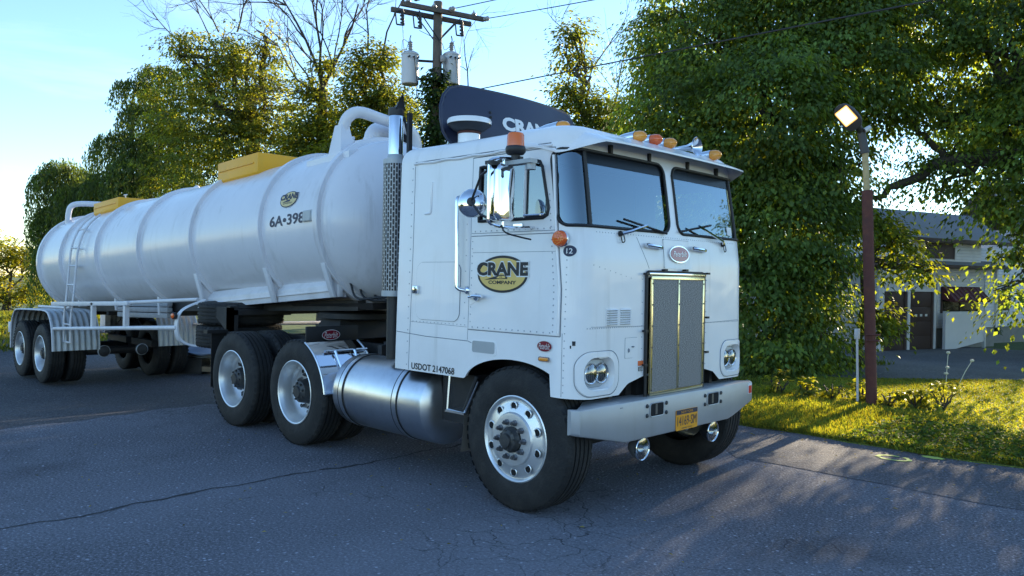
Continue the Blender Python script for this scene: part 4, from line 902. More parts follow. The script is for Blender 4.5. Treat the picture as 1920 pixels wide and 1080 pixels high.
b = MB(); b.box(.07, .13, -1.585, -1.50, 2.43, 2.455); b.box(.0, .22, -1.40, -1.37, 2.475, 2.495); b.build('arm_clamp', 'black_metal', mr)
b = MB(); c = Vector((-.125, -1.515, 2.19)); axm = Vector((.55, -.75, .1)); b.lathe([(.10, -.02), (.104, -.01), (.10, .004), (.085, .022), (.05, .038), (.02, .044), (.001, .045)], c, axm, 32); cm = b.build('convex_mirror', 'chrome', TR)
b = MB(); b.lathe([(.10, -.02), (.001, -.024)], c, axm, 32); b.build('mirror_face', 'mirror_glass', cm)
b = MB(); p0 = c+axm.normalized()*.045; b.tube([p0, (.02, -1.575, 2.36), (.10, -1.575, 2.40)], .009, 6); b.tube([p0, (.02, -1.575, 2.10), (.10, -1.575, 2.07)], .009, 6); b.lathe([(.032, 0), (.028, .014), (.001, .016)], p0-axm.normalized()*.004, axm, 16); b.build('mirror_arm', 'black_metal', cm)
bx_, by_ = .175, -1.40
b = MB(); b.lathe([(.03, -.09), (.03, -.05), (.055, -.045), (.068, -.03), (.070, -.005), (.064, .01)], (bx_, by_, 2.555), (0, 0, 1), 28); bc = b.build('beacon', 'black_metal', TR)
b = MB(); b.lathe([(.061, .006), (.058, .085), (.050, .099), (.03, .105), (.001, .106)], (bx_, by_, 2.555), (0, 0, 1), 28); b.build('lens', 'beacon_lens', bc)
b = MB(); b.box(.10, .34, -1.43, -1.36, 2.44, 2.468); b.cyl((.30, -1.38, 2.40), (.30, -1.38, 2.46), .035, 12); b.build('beacon_bracket', 'zinc', bc)
b = MB(); b.tube(catmull([(.12, -1.47, 2.03), (.15, -1.46, 1.98), (.24, -1.42, 1.95), (.33, -1.40, 1.93)], 5), .006, 5); b.build('loose_cable', 'gasket', TR)
# chassis -----------------------------------------------------------------
b = MB()
for y in (-.43, .43): b.box(-4.95, .45, y-.04, y+.04, .70, .98)
for x in (-4.9, -3.7, -2.6, -1.5, -.2): b.box(x-.06, x+.06, -.4, .4, .74, .94)
b.build('frame_rails', 'chassis', TR)
b = MB(); b.tube([(0, -1.0, .48), (0, -.6, .42), (0, .6, .42), (0, 1.0, .48)], .06, 8); b.box(-.35, .42, -.5, .5, .52, .70); b.box(-1.3, .3, -.38, .38, .55, 1.2); b.build('front_axle', 'chassis', TR)
for x in (-3.0, -4.32):
    b = MB(); b.tube([(x, -1.0, .52), (x, 1.0, .52)], .09, 10); b.sphere((x, .05, .54), .24, 14); b.build('drive_axle', 'chassis', TR)
b = MB(); b.box(-4.35, -2.9, -.62, -.5, .78, .92); b.box(-4.35, -2.9, .5, .62, .78, .92); b.box(-3.8, -3.5, -.65, .65, .55, .9); b.build('suspension', 'chassis', TR)
b = MB(); b.lathe([(.001, 1.27), (.44, 1.27), (.46, 1.255), (.46, 1.2), (.3, 1.17)], (-3.66, 0, 0), (0, 0, 1), 32); b.hexa([(-3.95, -.45, .98), (-3.4, -.45, .98), (-3.4, .45, .98), (-3.95, .45, .98), (-3.85, -.35, 1.2), (-3.5, -.35, 1.2), (-3.5, .35, 1.2), (-3.85, .35, 1.2)]); b.build('fifth_wheel', 'chassis', TR)
b = MB(); b.box(-2.5, -1.45, -.5, .5, .98, 1.02); b.box(-1.62, -1.45, -.95, .95, .95, 1.45); b.build('deck_plate', 'chassis', TR)
for i, yy in enumerate((-.3, -.1, .1)):
    b = MB(); b.tube(catmull([(-1.5, yy, 1.75), (-1.75, yy-.05, 1.45), (-2.1, yy-.1, 1.35), (-2.35, yy, 1.55), (-2.5, yy, 1.65)], 6), .016, 6); b.build('air_hose', 'gasket', TR)
# fuel tank with straps, fender, step and flaps
FZ, FY, FRR = .60, -.865, .335
b = MB(); b.lathe([(.001, -2.42), (.18, -2.41), (.28, -2.385), (FRR-.01, -2.345), (FRR, -2.31), (FRR, -1.10), (FRR-.01, -1.065), (.28, -1.03), (.18, -1.005), (.001, -.995)], (0, FY, FZ), (1, 0, 0), 64); ft = b.build('fuel_tank', 'aluminium', TR, smooth=30)
for x in (-2.20, -1.40):
    b = MB(); b.lathe([(FRR+.001, x-.028), (FRR+.008, x-.026), (FRR+.008, x+.026), (FRR+.001, x+.028)], (0, FY, FZ), (1, 0, 0), 64); b.build('tank_strap', 'aluminium', ft)
    for d in (-.034, .034): b = MB(); b.lathe([(FRR+.001, x+d-.007), (FRR+.006, x+d-.006), (FRR+.006, x+d+.006), (FRR+.001, x+d+.007)], (0, FY, FZ), (1, 0, 0), 64); b.build('strap_rubber', 'gasket', ft)
    b = MB(); b.box(x-.03, x+.03, FY+.1, FY+.36, FZ+.16, FZ+.42); b.build('tank_bracket', 'chassis', ft)
b = MB(); b.lathe([(.055, .0), (.055, .02), (.05, .026), (.001, .026)], (-1.62, FY-.06, FZ+FRR-.012), (0, -.18, 1), 24); b.tube([(-1.62, FY-.06, FZ+FRR+.02), (-1.58, FY-.09, FZ+FRR+.02)], .012, 6); b.build('filler_cap', 'zinc', ft)
def quarter(name, x_c, z_c, r, a0, a1, y0, y1, m, par, n=14):
    b = MB()
    for rr in (r, r+.006): b.add([(x_c+rr*cos(a0+(a1-a0)*i/n), y, z_c+rr*sin(a0+(a1-a0)*i/n)) for y in (y0, y1) for i in range(n+1)], [])
    k = n+1
    for i in range(n):
        b.f += [(i, i+1, k+i+1, k+i), (2*k+i, 3*k+i, 3*k+i+1, 2*k+i+1), (i, 2*k+i, 2*k+i+1, i+1), (k+i, k+i+1, 3*k+i+1, 3*k+i)]
    b.f += [(0, k, 3*k, 2*k), (n, 2*k+n, 3*k+n, k+n)]
    return b.build(name, m, par)
fd = quarter('quarter_fender', -3.03, .47, .60, radians(66), radians(9), -1.22, -.62, 'chrome', TR)
for y in (-1.22, -.62): b = MB(); b.tube([(-3.03+.606*cos(a), y, .47+.606*sin(a)) for a in [radians(9+57*i/14) for i in range(15)]], .010, 6); b.build('fender_edge', 'aluminium', fd)
b = MB(); b.tube([(-3.03+.61*cos(radians(9)), -1.22, .47+.61*sin(radians(9))), (-3.03+.61*cos(radians(9)), -.62, .47+.61*sin(radians(9)))], .010, 6); b.tube([(-3.03+.61*cos(radians(48)), -1.1, .47+.64*sin(radians(48))), (-3.03+.61*cos(radians(48)), -.62, .47+.64*sin(radians(48)))], .014, 6); b.build('fender_bar', 'chrome', fd)
for y in (-1.0, -.78): b = MB(); b.tube([(-3.03+.64*cos(radians(48)), y, .47+.64*sin(radians(48))), (-3.03+.66*cos(radians(30)), y, .47+.64*sin(radians(26)))], .012, 6); b.build('fender_clip', 'chrome', fd)
b = MB(); b.box(-2.90, -2.88, -1.15, -.55, .99, 1.17); fl = b.build('fender_flap', 'gasket', TR, bevel=.004)
FLP = lambda u, v, o=0.: (-2.879+o, -.87+u, 1.08+v)
em = disc('flap_emblem', .105, .052, 0, 0, .002, 'silver_text', fl, FLP); disc('emblem_field', .098, .046, 0, 0, .0035, 'red_emblem', em, FLP); lettering('lettering', 'Peterbilt', lambda u, v: FLP(u, v, .005), 'silver_text', em, w=.16, h=.06, shear=.35)
b = MB(); b.tube([(-.78, -1.12, .90), (-.78, -1.14, .63), (-.58, -1.14, .62), (-.46, -1.12, .88)], .013, 6); b.box(-.79, -.57, -1.16, -.90, .612, .628); b.build('cab_step', 'aluminium', TR)
b = MB(); b.grid(3, 8, lambda u, v: (-.56-.05*v-.01*sin(6*u), -1.14+u*.34, .68-.36*v)); b.grid(3, 8, lambda u, v: (-.572-.05*v-.01*sin(6*u), -1.14+u*.34, .68-.36*v)); b.build('mud_flap', 'mudflap', TR)
b = MB(); b.tube([(-.45, -1.14, .92), (-.58, -1.14, .66), (-.58, -.8, .66)], .016, 6); b.box(-1.0, -.62, -1.0, -.5, .5, .9); b.build('step_bracket', 'chassis', TR)
b = MB(); b.box(-5.03, -5.02, -1.12, -.6, .35, 1.0); b.box(-5.05, -4.95, -1.2, -.4, .98, 1.02); b.build('rear_mud_flap', 'gasket', TR)
# inner wheel wells keep daylight out of the arch
b = MB(); b.box(-.55, .48, -.72, -.68, .6, 1.22); b.box(-.55, .48, .68, .72, .6, 1.22); b.box(-.6, .48, -1.15, 1.15, 1.2, 1.22); b.build('wheel_well', 'chassis', TR)
O = Vector(TR.location)
wheel(TR, Vector((0, -1.055, .52))-O, 'steer', -1); wheel(TR, Vector((0, 1.055, .52))-O, 'steer', 1)
for x in (-3.0, -4.32):
    wheel(TR, Vector((x, -1.07, .52))-O, 'drive', -1); wheel(TR, Vector((x, 1.07, .52))-O, 'drive', 1)
# ------------------------------------------------------------------ tank trailer
TL = thing('tank_trailer', 'long white ribbed tank trailer with two yellow boxes on top and a side ladder', 'trailer', (-11.75, 0, -.28))
SL = .042; TRAD = .90
def zc(x): return 2.38+SL*x
AXS = Vector((1, 0, SL)).normalized(); KX = sqrt(1+SL*SL)
b = MB(); pr = []
for i in range(11): a = pi/2*i/10; pr.append((max(.001, TRAD*sin(a)), (-12.85-.42*cos(a))*KX))
for i in range(1, 40): pr.append((TRAD, (-12.85+i*(9.85)/40)*KX))
for i in range(11): a = pi/2*i/10; pr.append((max(.001, TRAD*cos(a)), (-3.0+.50*sin(a))*KX))
b.lathe(pr, (0, 0, 2.38), AXS, 96, ref=(0, 1, 0)); tank = b.build('tank', 'tank_white', TL, smooth=40)
RX = [-3.1, -4.31, -6.13, -7.9, -9.67, -11.5, -12.8]
for x in RX:
    b = MB(); r = TRAD; b.lathe([(r-.002, (x-.045)*KX), (r+.044, (x-.042)*KX), (r+.050, (x-.034)*KX), (r+.050, (x+.034)*KX), (r+.044, (x+.042)*KX), (r-.002, (x+.045)*KX)], (0, 0, 2.38), AXS, 96, ref=(0, 1, 0)); b.build('stiffening_ring', 'tank_white', TL, smooth=30)
def TK(x0, z0, off):
    ph0 = math.asin((z0-zc(x0))/TRAD)
    def f(u, v, o=0.):
        ph = ph0+v/TRAD; r = TRAD+off+o; return (x0+u, -r*cos(ph), zc(x0+u)+r*sin(ph))
    return f
def TKs(x0, z0): 
    g = TK(x0, z0, 0.); return lambda u, v, o: g(u, v, o)
S_ = TKs(-3.74, 2.49)
lg = disc('tank_logo', .185, .098, 0, 0, .004, 'white_print', TL, S_); disc('logo_ring', .180, .093, 0, 0, .0065, 'navy_print', lg, S_); disc('logo_field', .166, .082, 0, 0, .009, 'pale_gold', lg, S_)
lettering('logo_lettering', 'CRANE', lambda u, v: S_(u, .030+v, .012), 'navy_print', lg, w=.36, h=.068, bold=.04)
lettering('logo_lettering', 'COMPANY', lambda u, v: S_(u, -.045+v, .012), 'navy_print', lg, w=.19, h=.016)
b = MB(); b.add([S_(u, v, .012) for u, v in ((-.12, -.032), (-.01, -.006), (.03, -.006), (.04, -.027))], [(0, 1, 2, 3)]); b.build('logo_emblem', 'navy_print', lg, smooth=0)
N_ = TKs(-3.68, 2.27)
lettering('lettering', '6A•398', lambda u, v: N_(u-.045, v, .004), 'navy_print', TL, w=.72, h=.120, bold=.022)
b = MB(); b.prism([N_(u, v, .003) for u, v in ((.305, -.055), (.50, -.055), (.50, .06), (.305, .06))], [N_(u, v, .02) for u, v in ((.305, -.055), (.50, -.055), (.50, .06), (.305, .06))]); ph = b.build('placard_holder', 'zinc', TL, bevel=.004)
b = MB(); b.prism([N_(u, v, .021) for u, v in ((.315, -.045), (.46, -.045), (.46, .05), (.315, .05))], [N_(u, v, .024) for u, v in ((.315, -.045), (.46, -.045), (.46, .05), (.315, .05))]); b.build('placard', 'zinc', ph)
# yellow boxes
def ybox(x0, x1, zbot, ztop, z0b):
    def zz(x, z): return z+SL*(x-x0)
    b = MB(); yn, yf = -.50, .50
    L0 = [(x0+.03, yn+.10), (x1-.03, yn+.10), (x1-.03, yf-.10), (x0+.03, yf-.10)]; L1 = [(x0, yn), (x1, yn), (x1, yf), (x0, yf)]
    rows = [(L0, z0b), (L1, zbot), (L1, ztop)]
    vs = [(x, y, zz(x, z)) for L, z in rows for x, y in L]
    b.add(vs, [(3, 2, 1, 0), (8, 9, 10, 11)]+[(k*4+i, k*4+(i+1) % 4, (k+1)*4+(i+1) % 4, (k+1)*4+i) for k in range(2) for i in range(4)])
    o = b.build('yellow_box', 'yellow_box', TL, bevel=.012)
    m = (zbot+ztop)/2+.01; b = MB()
    b.hexa([(x0+.04, yn-.012, zz(x0+.04, m-.012)), (x1-.10, yn-.012, zz(x1-.1, m-.012)), (x1-.10, yn, zz(x1-.1, m-.012)), (x0+.04, yn, zz(x0+.04, m-.012)), (x0+.04, yn-.004, zz(x0+.04, m+.006)), (x1-.10, yn-.004, zz(x1-.1, m+.006)), (x1-.10, yn, zz(x1-.1, m+.006)), (x0+.04, yn, zz(x0+.04, m+.006))]); b.build('pressed_ledge', 'yellow_box', o)
    return o
ybox(-6.24, -5.14, 2.90, 3.15, 2.80); ybox(-11.10, -9.90, 2.70, 2.89, 2.60)
b = MB(); b.tube([(-10.0, -.35, 2.93), (-10.0, -.35, 2.99)], .012, 6); b.tube([(-10.06, -.35, 2.99), (-9.94, -.35, 2.99)], .012, 6); b.tube([(-10.4, .1, 2.95), (-10.0, .2, 2.97), (-9.7, .25, 2.95)], .025, 6); b.build('valve', 'tank_white', TL)
# rollover hoops across the tank
b = MB(); b.tube(catmull([(-12.70, -.45, 2.58), (-12.66, -.45, 2.80), (-12.62, -.42, 2.93), (-12.58, -.32, 2.985), (-12.5, -.1, 3.0), (-12.5, .3, 3.0), (-12.58, .42, 2.93), (-12.7, .45, 2.6)], 6), .052, 14); b.build('rear_hoop', 'tank_white', TL)
b = MB(); b.hexa([(-12.95, -.60, 2.50), (-12.4, -.60, 2.50), (-12.4, -.3, 2.62), (-12.95, -.3, 2.60), (-12.95, -.58, 2.56), (-12.4, -.58, 2.56), (-12.4, -.3, 2.66), (-12.95, -.3, 2.64)]); b.build('hoop_base', 'tank_white', TL)
b = MB(); b.tube(catmull([(-3.30, -.50, 2.98), (-3.27, -.50, 3.25), (-3.23, -.46, 3.38), (-3.2, -.34, 3.44), (-3.18, -.1, 3.41), (-3.18, .25, 3.36), (-3.2, .42, 3.26), (-3.25, .5, 3.0)], 6), .062, 14); b.build('front_hoop', 'tank_white', TL)
b = MB(); b.hexa([(-3.42, -.60, 2.92), (-3.16, -.60, 2.92), (-3.16, -.42, 3.0), (-3.42, -.42, 3.0), (-3.34, -.56, 3.28), (-3.22, -.56, 3.28), (-3.22, -.46, 3.28), (-3.34, -.46, 3.28)]); b.build('hoop_foot', 'tank_white', TL)
b = MB(); b.hexa([(-3.80, -.62, 2.86), (-2.98, -.62, 2.90), (-2.98, -.3, 3.02), (-3.80, -.3, 2.98), (-3.80, -.62, 2.93), (-2.98, -.62, 2.97), (-2.98, -.3, 3.06), (-3.80, -.3, 3.03)]); b.build('hoop_base', 'tank_white', TL)
b = MB(); b.lathe([(.22, 3.02), (.22, 3.16), (.24, 3.165), (.24, 3.19), (.17, 3.21), (.12, 3.22), (.11, 3.25)], (-3.5, .05, 0), (0, 0, 1), 32); mw = b.build('manway', 'tank_white', TL)
b = MB(); b.tube(catmull([(-3.5, 0, 3.24), (-3.5, 0, 3.36), (-3.48, .08, 3.46), (-3.44, .22, 3.47)], 6), [.14]*13+[.14, .14, .14, .14, .16, .16][:6], 16) if 0 else b.tube(catmull([(-3.5, .05, 3.2), (-3.5, .05, 3.27), (-3.49, .11, 3.34), (-3.46, .23, 3.36)], 6), .10, 16); b.build('elbow', 'tank_white', mw)
b = MB(); b.tube(catmull([(-3.46, .23, 3.36), (-3.42, .36, 3.35), (-3.38, .5, 3.22), (-3.36, .62, 3.0), (-3.3, .75, 2.8)], 6), .10, 14); b.build('vapour_hose', 'gasket', mw)
for k in range(6):
    a = 2*pi*k/6+.4; b = MB(); b.tube([(-3.5+.25*cos(a), .05+.25*sin(a), 3.12), (-3.5+.25*cos(a), .05+.25*sin(a), 3.22)], .012, 6); b.sphere((-3.5+.25*cos(a), .05+.25*sin(a), 3.22), .022, 8); b.build('lid_clamp', 'tank_white', mw)
for x, y in ((-6.6, -.1), (-7.9, -.05)): b = MB(); b.lathe([(.06, -.02), (.05, .05), (.02, .075), (.001, .08)], (x, y, zc(x)+TRAD), (0, 0, 1), 16); b.build('top_vent', 'tank_white', TL)
# frame: near/far side rails, struts from rings, underframe
for s in (-1, 1):
    def rz(x): return 1.20+.076*(x+6.4)
    b = MB(); y0, y1 = s*.62, s*.68
    b.hexa([(-6.4, y0, rz(-6.4)), (-3.05, y0, rz(-3.05)), (-3.05, y1, rz(-3.05)), (-6.4, y1, rz(-6.4)), (-6.4, y0, rz(-6.4)+.22), (-3.05, y0, rz(-3.05)+.22), (-3.05, y1, rz(-3.05)+.135), (-6.4, y1, rz(-6.4)+.125)]); b.build('side_rail', 'trailer_frame', TL, bevel=.006)
    b = MB(); b.hexa([(-6.4, s*.68, rz(-6.4)+.062), (-3.1, s*.68, rz(-3.1)+.068), (-3.1, s*.70, rz(-3.1)+.068), (-6.4, s*.70, rz(-6.4)+.062), (-6.4, s*.68, rz(-6.4)+.072), (-3.1, s*.68, rz(-3.1)+.078), (-3.1, s*.70, rz(-3.1)+.078), (-6.4, s*.70, rz(-6.4)+.072)]); b.build('rail_lip', 'trailer_frame', TL)
    for x in (-3.1, -4.31, -6.13):
        zt_ = zc(x)-.45; yt = s*.80; zb_ = rz(x)
        b = MB(); b.hexa([(x-.04, s*.69, zb_), (x+.04, s*.69, zb_), (x+.04, s*.72, zb_), (x-.04, s*.72, zb_), (x-.04, yt, zt_), (x+.04, yt, zt_), (x+.04, s*.845, zt_), (x-.04, s*.845, zt_)]); b.build('ring_strut', 'trailer_frame', TL, bevel=.004)
        b = MB(); b.prism([(x-.008, s*.55, zb_), (x-.008, s*.70, zb_), (x-.008, s*.83, zt_), (x-.008, s*.60, zt_-.17)], [(x+.008, s*.55, zb_), (x+.008, s*.70, zb_), (x+.008, s*.83, zt_), (x+.008, s*.60, zt_-.17)]); b.build('strut_web', 'trailer_frame', TL)
    # rear rail and long hand pipe
    b = MB(); b.hexa([(-11.1, s*1.08, 1.09), (-7.6, s*1.08, 1.215), (-7.6, s*1.16, 1.215), (-11.1, s*1.16, 1.09), (-11.1, s*1.08, 1.16), (-7.6, s*1.08, 1.275), (-7.6, s*1.16, 1.275), (-11.1, s*1.16, 1.16)]); b.build('rear_rail', 'trailer_frame', TL, bevel=.006)
    b = MB(); b.tube([(-7.75, s*1.14, 1.25), (-6.32, s*.71, 1.335)], .026, 10); b.build('hand_pipe', 'trailer_frame', TL)
    for x in (-7.9, -9.67, -11.5):
        b = MB(); b.hexa([(x-.035, s*.40, 1.06), (x+.035, s*.40, 1.06), (x+.035, s*.60, 1.06), (x-.035, s*.60, 1.06), (x-.035, s*.40, zc(x)-.80), (x+.035, s*.40, zc(x)-.80), (x+.035, s*.62, zc(x)-.64), (x-.035, s*.62, zc(x)-.64)]); b.build('ring_strut', 'trailer_frame', TL)
    # lower bar with posts
    b = MB(); b.tube([(-10.85, s*1.2, .715), (-6.0, s*1.12, .99)], .030, 10); b.build('side_bar', 'trailer_frame', TL)
    for x, z in ((-9.05, .82), (-7.70, .895)):
        b = MB(); b.hexa([(x-.04, s*1.16, z), (x+.04, s*1.16, z), (x+.04, s*1.10, z), (x-.04, s*1.10, z), (x-.04, s*1.16, 1.21), (x+.04, s*1.16, 1.21), (x+.04, s*1.10, 1.21), (x-.04, s*1.10, 1.21)]); b.build('bar_post', 'trailer_frame', TL)
    # hose tray boards
    for k in range(3):
        b = MB(); z = .96+k*.085; b.hexa([(-9.6, s*.52, z), (-7.6, s*.52, z+.06), (-7.6, s*.60, z+.06), (-9.6, s*.60, z), (-9.6, s*.52, z+.075), (-7.6, s*.52, z+.135), (-7.6, s*.60, z+.135), (-9.6, s*.60, z+.075)]); b.build('tray_board', 'tray_grey', TL, bevel=.008)
    # corrugated fenders over the tandem wheels
    prof = [(-13.33, .22), (-13.32, .5), (-13.26, .74), (-13.12, .90), (-12.92, .965), (-12.2, .99), (-11.6, 1.005), (-11.12, 1.0), (-10.93, .93), (-10.80, .78), (-10.73, .58), (-10.70, .34)]
    pp = [(v.x, v.y) for v in catmull([(x, z, 0) for x, z in prof], 3)]
    nn = len(pp); nor = []
    for i in range(nn):
        a, c = pp[max(0, i-1)], pp[min(nn-1, i+1)]; t = Vector((c[0]-a[0], c[1]-a[1])).normalized(); nor.append((-t.y, t.x))
    ny = 56; b = MB()
    b.add([(pp[i][0]+nor[i][0]*.016*sin(2*pi*j/7), s*(1.235-.74*j/ny), pp[i][1]+nor[i][1]*.016*sin(2*pi*j/7)) for j in range(ny+1) for i in range(nn)], [(j*nn+i, j*nn+i+1, (j+1)*nn+i+1, (j+1)*nn+i) for j in range(ny) for i in range(nn-1)])
    fe = b.build('corrugated_fender', 'zinc', TL, smooth=80)
    b = MB(); b.tube([(x, s*1.235, z) for x, z in pp], .014, 6); b.build('fender_edge', 'trailer_frame', fe)
    b = MB(); b.tube([(-12.8, s*.9, 1.02), (-11.15, s*.9, 1.05), (-10.95, s*.9, 1.06)], .024, 8); b.build('fender_pipe', 'trailer_frame', fe)
    for x in (-12.82, -11.54):
        wheel(TL, Vector((x, s*1.07, gh(x, 0)+.52))-ORG, 'drive', s)
# underframe, axles, suspension, chambers
b = MB()
for y in (-.42, .42): b.hexa([(-13.2, y-.05, .90), (-3.0, y-.05, 1.31), (-3.0, y+.05, 1.31), (-13.2, y+.05, .90), (-13.2, y-.05, 1.05), (-3.0, y-.05, 1.42), (-3.0, y+.05, 1.42), (-13.2, y+.05, 1.05)])
b.hexa([(-4.3, -.45, 1.29), (-2.75, -.45, 1.33), (-2.75, .45, 1.33), (-4.3, .45, 1.29), (-4.3, -.5, 1.34), (-2.7, -.5, 1.40), (-2.7, .5, 1.40), (-4.3, .5, 1.34)])
for x in (-12.9, -11.7, -10.5, -9, -7.5, -6): b.box(x-.05, x+.05, -.45, .45, .84+.04*(x+13), 1.0+.04*(x+13))
b.build('underframe', 'chassis', TL)
for x in (-12.82, -11.54):
    b = MB(); b.tube([(x, -1.0, .24), (x, 1.0, .24)], .075, 10); b.box(x-.5, x+.5, -.62, -.5, .30, .42); b.box(x-.5, x+.5, .5, .62, .30, .42); b.build('axle', 'chassis', TL)
for y in (-.42, .22):
    b = MB(); b.lathe([(.001, -.12), (.085, -.10), (.095, 0), (.08, .06), (.001, .08)], (-10.75, y, .30), (1, 0, 0), 20); ch = b.build('brake_chamber', 'chassis', TL); b = MB(); b.lathe([(.094, -.01), (.104, 0), (.104, .015), (.094, .025)], (-10.75, y, .30), (1, 0, 0), 20); b.build('chamber_band', 'zinc', ch)
b = MB(); b.box(-13.55, -13.45, -1.2, 1.2, .42, .56); b.box(-13.5, -13.2, -.5, -.4, .45, .9); b.box(-13.5, -13.2, .4, .5, .45, .9); b.build('rear_bumper', 'trailer_frame', TL)
b = MB(); b.box(-13.60, -13.45, -1.22, -1.02, .50, .70); b.build('rear_lamp_box', 'trailer_frame', TL, bevel=.01)
b = MB(); b.tube(catmull([(-13.2, -.2, 1.0), (-13.35, -.3, 1.15), (-13.4, -.3, 1.3), (-13.2, -.2, 1.5)], 5), .06, 10); b.sphere((-13.3, -.42, 1.45), .09, 10); b.build('outlet_valve', 'trailer_frame', TL)
# ladder
LXc = -10.55
def stile(x): return catmull([(x, -1.06, .50), (x, -1.06, .9), (x, -1.02, 1.3), (x, -.985, 1.8), (x, -.96, 2.05), (x, -.90, 2.28), (x, -.78, 2.5), (x, -.62, 2.66)], 5)
b = MB(); b.tube(stile(LXc-.18), .018, 8); b.tube(stile(LXc+.18), .018, 8); b.tube([(LXc-.18, -1.06, .50), (LXc+.18, -1.06, .50)], .018, 8); ld = b.build('ladder', 'trailer_frame', TL)
for y, z in ((-1.06, .80), (-1.035, 1.14), (-1.01, 1.46), (-.985, 1.78), (-.955, 2.08), (-.83, 2.40)): b = MB(); b.tube([(LXc-.18, y, z), (LXc+.18, y, z)], .014, 8); b.build('rung', 'trailer_frame', ld)
# spare-tyre carrier strap and side lamp
b = MB(); pth = catmull([(-5.95, -.80, 1.33), (-5.98, -1.05, 1.22), (-6.0, -1.12, 1.10), (-6.0, -1.13, .95), (-5.98, -1.10, .83), (-5.92, -1.0, .765), (-5.8, -.8, .745), (-5.7, -.3, .74)], 5); 
for q, w_ in ((0, 0),):
    vs_ = []; 
    for v in pth: vs_ += [(v.x-.05, v.y, v.z), (v.x+.05, v.y, v.z), (v.x+.05, v.y+.02, v.z+.02), (v.x-.05, v.y+.02, v.z+.02)]
    b.add(vs_, [(i*4+k, i*4+(k+1) % 4, (i+1)*4+(k+1) % 4, (i+1)*4+k) for i in range(len(pth)-1) for k in range(4)]+[(0, 1, 2, 3)])
cs = b.build('tyre_carrier', 'trailer_frame', TL)
b = MB(); b.lathe([(.045, 0), (.045, .03), (.035, .04)], (-6.02, -1.13, 1.14), (.2, -1, 0), 20); sl = b.build('side_marker', 'black_metal', cs); b = MB(); b.lathe([(.036, .03), (.03, .045), (.001, .05)], (-6.02, -1.13, 1.14), (.2, -1, 0), 20); b.build('lens', 'orange_lens', sl)
b = MB(); b.box(-5.0, -4.9, -.95, -.85, .55, 1.3); b.box(-5.0, -4.9, .85, .95, .55, 1.3); b.box(-5.0, -4.9, -.95, .95, 1.19, 1.25); b.hexa([(-5.0, -.95, 1.0), (-4.9, -.95, 1.0), (-4.9, -.9, 1.0), (-5.0, -.9, 1.0), (-5.5, -.95, 1.28), (-4.9, -.95, 1.28), (-4.9, -.9, 1.28), (-5.5, -.9, 1.28)]); b.build('landing_gear', 'chassis', TL)
for k, yy in enumerate((-.25, -.4, -.5)):
    b = MB(); b.tube(catmull([(-2.95, yy-.1, 1.6), (-2.8, yy-.12, 1.45), (-2.6, yy, 1.40+.03*k), (-2.42, yy+.2, 1.5)], 6), .012, 6); b.build('air_line', 'gasket', TL)
b = MB(); b.box(-2.62, -2.45, -.25, .25, 1.43, 1.60); b.build('gladhand_box', 'trailer_frame', TL, bevel=.01)
# two spare tyres lying flat in the carrier
for k, lab in ((0, 'black spare tyre lying flat under the tank, the lower of two'), (1, 'black spare tyre lying flat under the tank, the upper of two')):
    o = bpy.data.objects.new('spare_tyre', TYRE); C.objects.link(o); o.location = (-5.52, -.52+.02*k, .90+.285*k); o.rotation_euler = (pi/2, 0, k*.4); tag(o, lab, 'tyre', 'spare tyres in the trailer carrier')
# ------------------------------------------------------------------ utility pole with transformers
UP = at(812, 640, 21.5); UP[2] = gh(UP[0], UP[1])-.1
U_ = thing('utility_pole', 'weathered wooden utility pole with a double crossarm and two grey transformers', 'utility pole', tuple(UP))
top = at(808, 6, 21.5); ux, uy = UP[0], UP[1]
b = MB(); b.tube(resample([(ux, uy, UP[2]), (ux, uy, top[2])], .6), [.17-.05*i/16 for i in range(len(resample([(ux, uy, UP[2]), (ux, uy, top[2])], .6)))], 20); b.build('pole', 'pole_wood', U_)
a0, a1 = at(732, 8, 20.9), at(888, 46, 22.1); ea = Vector(a1-a0); ea.z = 0; ea.normalize(); za = (a0[2]+a1[2])/2-.02
na = Vector((ea.y, -ea.x, 0)); 
if na.dot(Vector(CAM-UP)) < 0: na = -na
def armbox(b, c, L0, L1, w, h, off, dz=0):
    pts = []
    for z in (-h/2, h/2):
        for l, o in ((L0, -w/2), (L1, -w/2), (L1, w/2), (L0, w/2)): pts.append(Vector((c[0], c[1], za+z+dz))+ea*l+na*(o+off))
    return b.hexa(pts)
HL = 1.27
for k, (off, l0, l1, dz) in enumerate(((.20, -1.15, 1.32, .03), (-.20, -1.28, 1.10, -.03))): b = MB(); armbox(b, (ux, uy), l0, l1, .10, .125, off, dz); b.build('crossarm', 'pole_wood', U_, bevel=.008)
for sgn in (-1, 1):
    for off in (.15, -.15): b = MB(); b.tube([Vector((ux, uy, za-.75))+na*off*.8, Vector((ux, uy, za-.05))+ea*sgn*.62+na*off], .016, 6); b.build('arm_brace', 'black_metal', U_)
def insul(o, p, d, n_=2, m='porcelain', par=None):
    b = MB(); pr = []
    for i in range(n_): h = i*.11; pr += [(.02, h), (.065, h+.012), (.07, h+.04), (.045, h+.07), (.022, h+.09)]
    pr += [(.015, n_*.11+.03), (.001, n_*.11+.035)]; b.lathe(pr, p, d, 16); return b.build('insulator', m, par or U_)
wire_dir = Vector(at(1075, 0, 19.))-Vector(at(890, 42, 22.1)); wd = wire_dir.normalized()
pA = Vector((ux, uy, za+.04))+ea*1.33+na*.2; insul(None, pA, wd)
pB = Vector((ux, uy, za+.10))+ea*.25+na*.26; insul(None, pB, wd); 
pC = Vector((ux, uy, za+.22))-ea*.75+na*.2; insul(None, pC, wd)
for l in (-.95, -.2, 1.0): insul(None, Vector((ux, uy, za+.09))+ea*l+na*.2, (0, 0, 1), 1, 'porcelain')
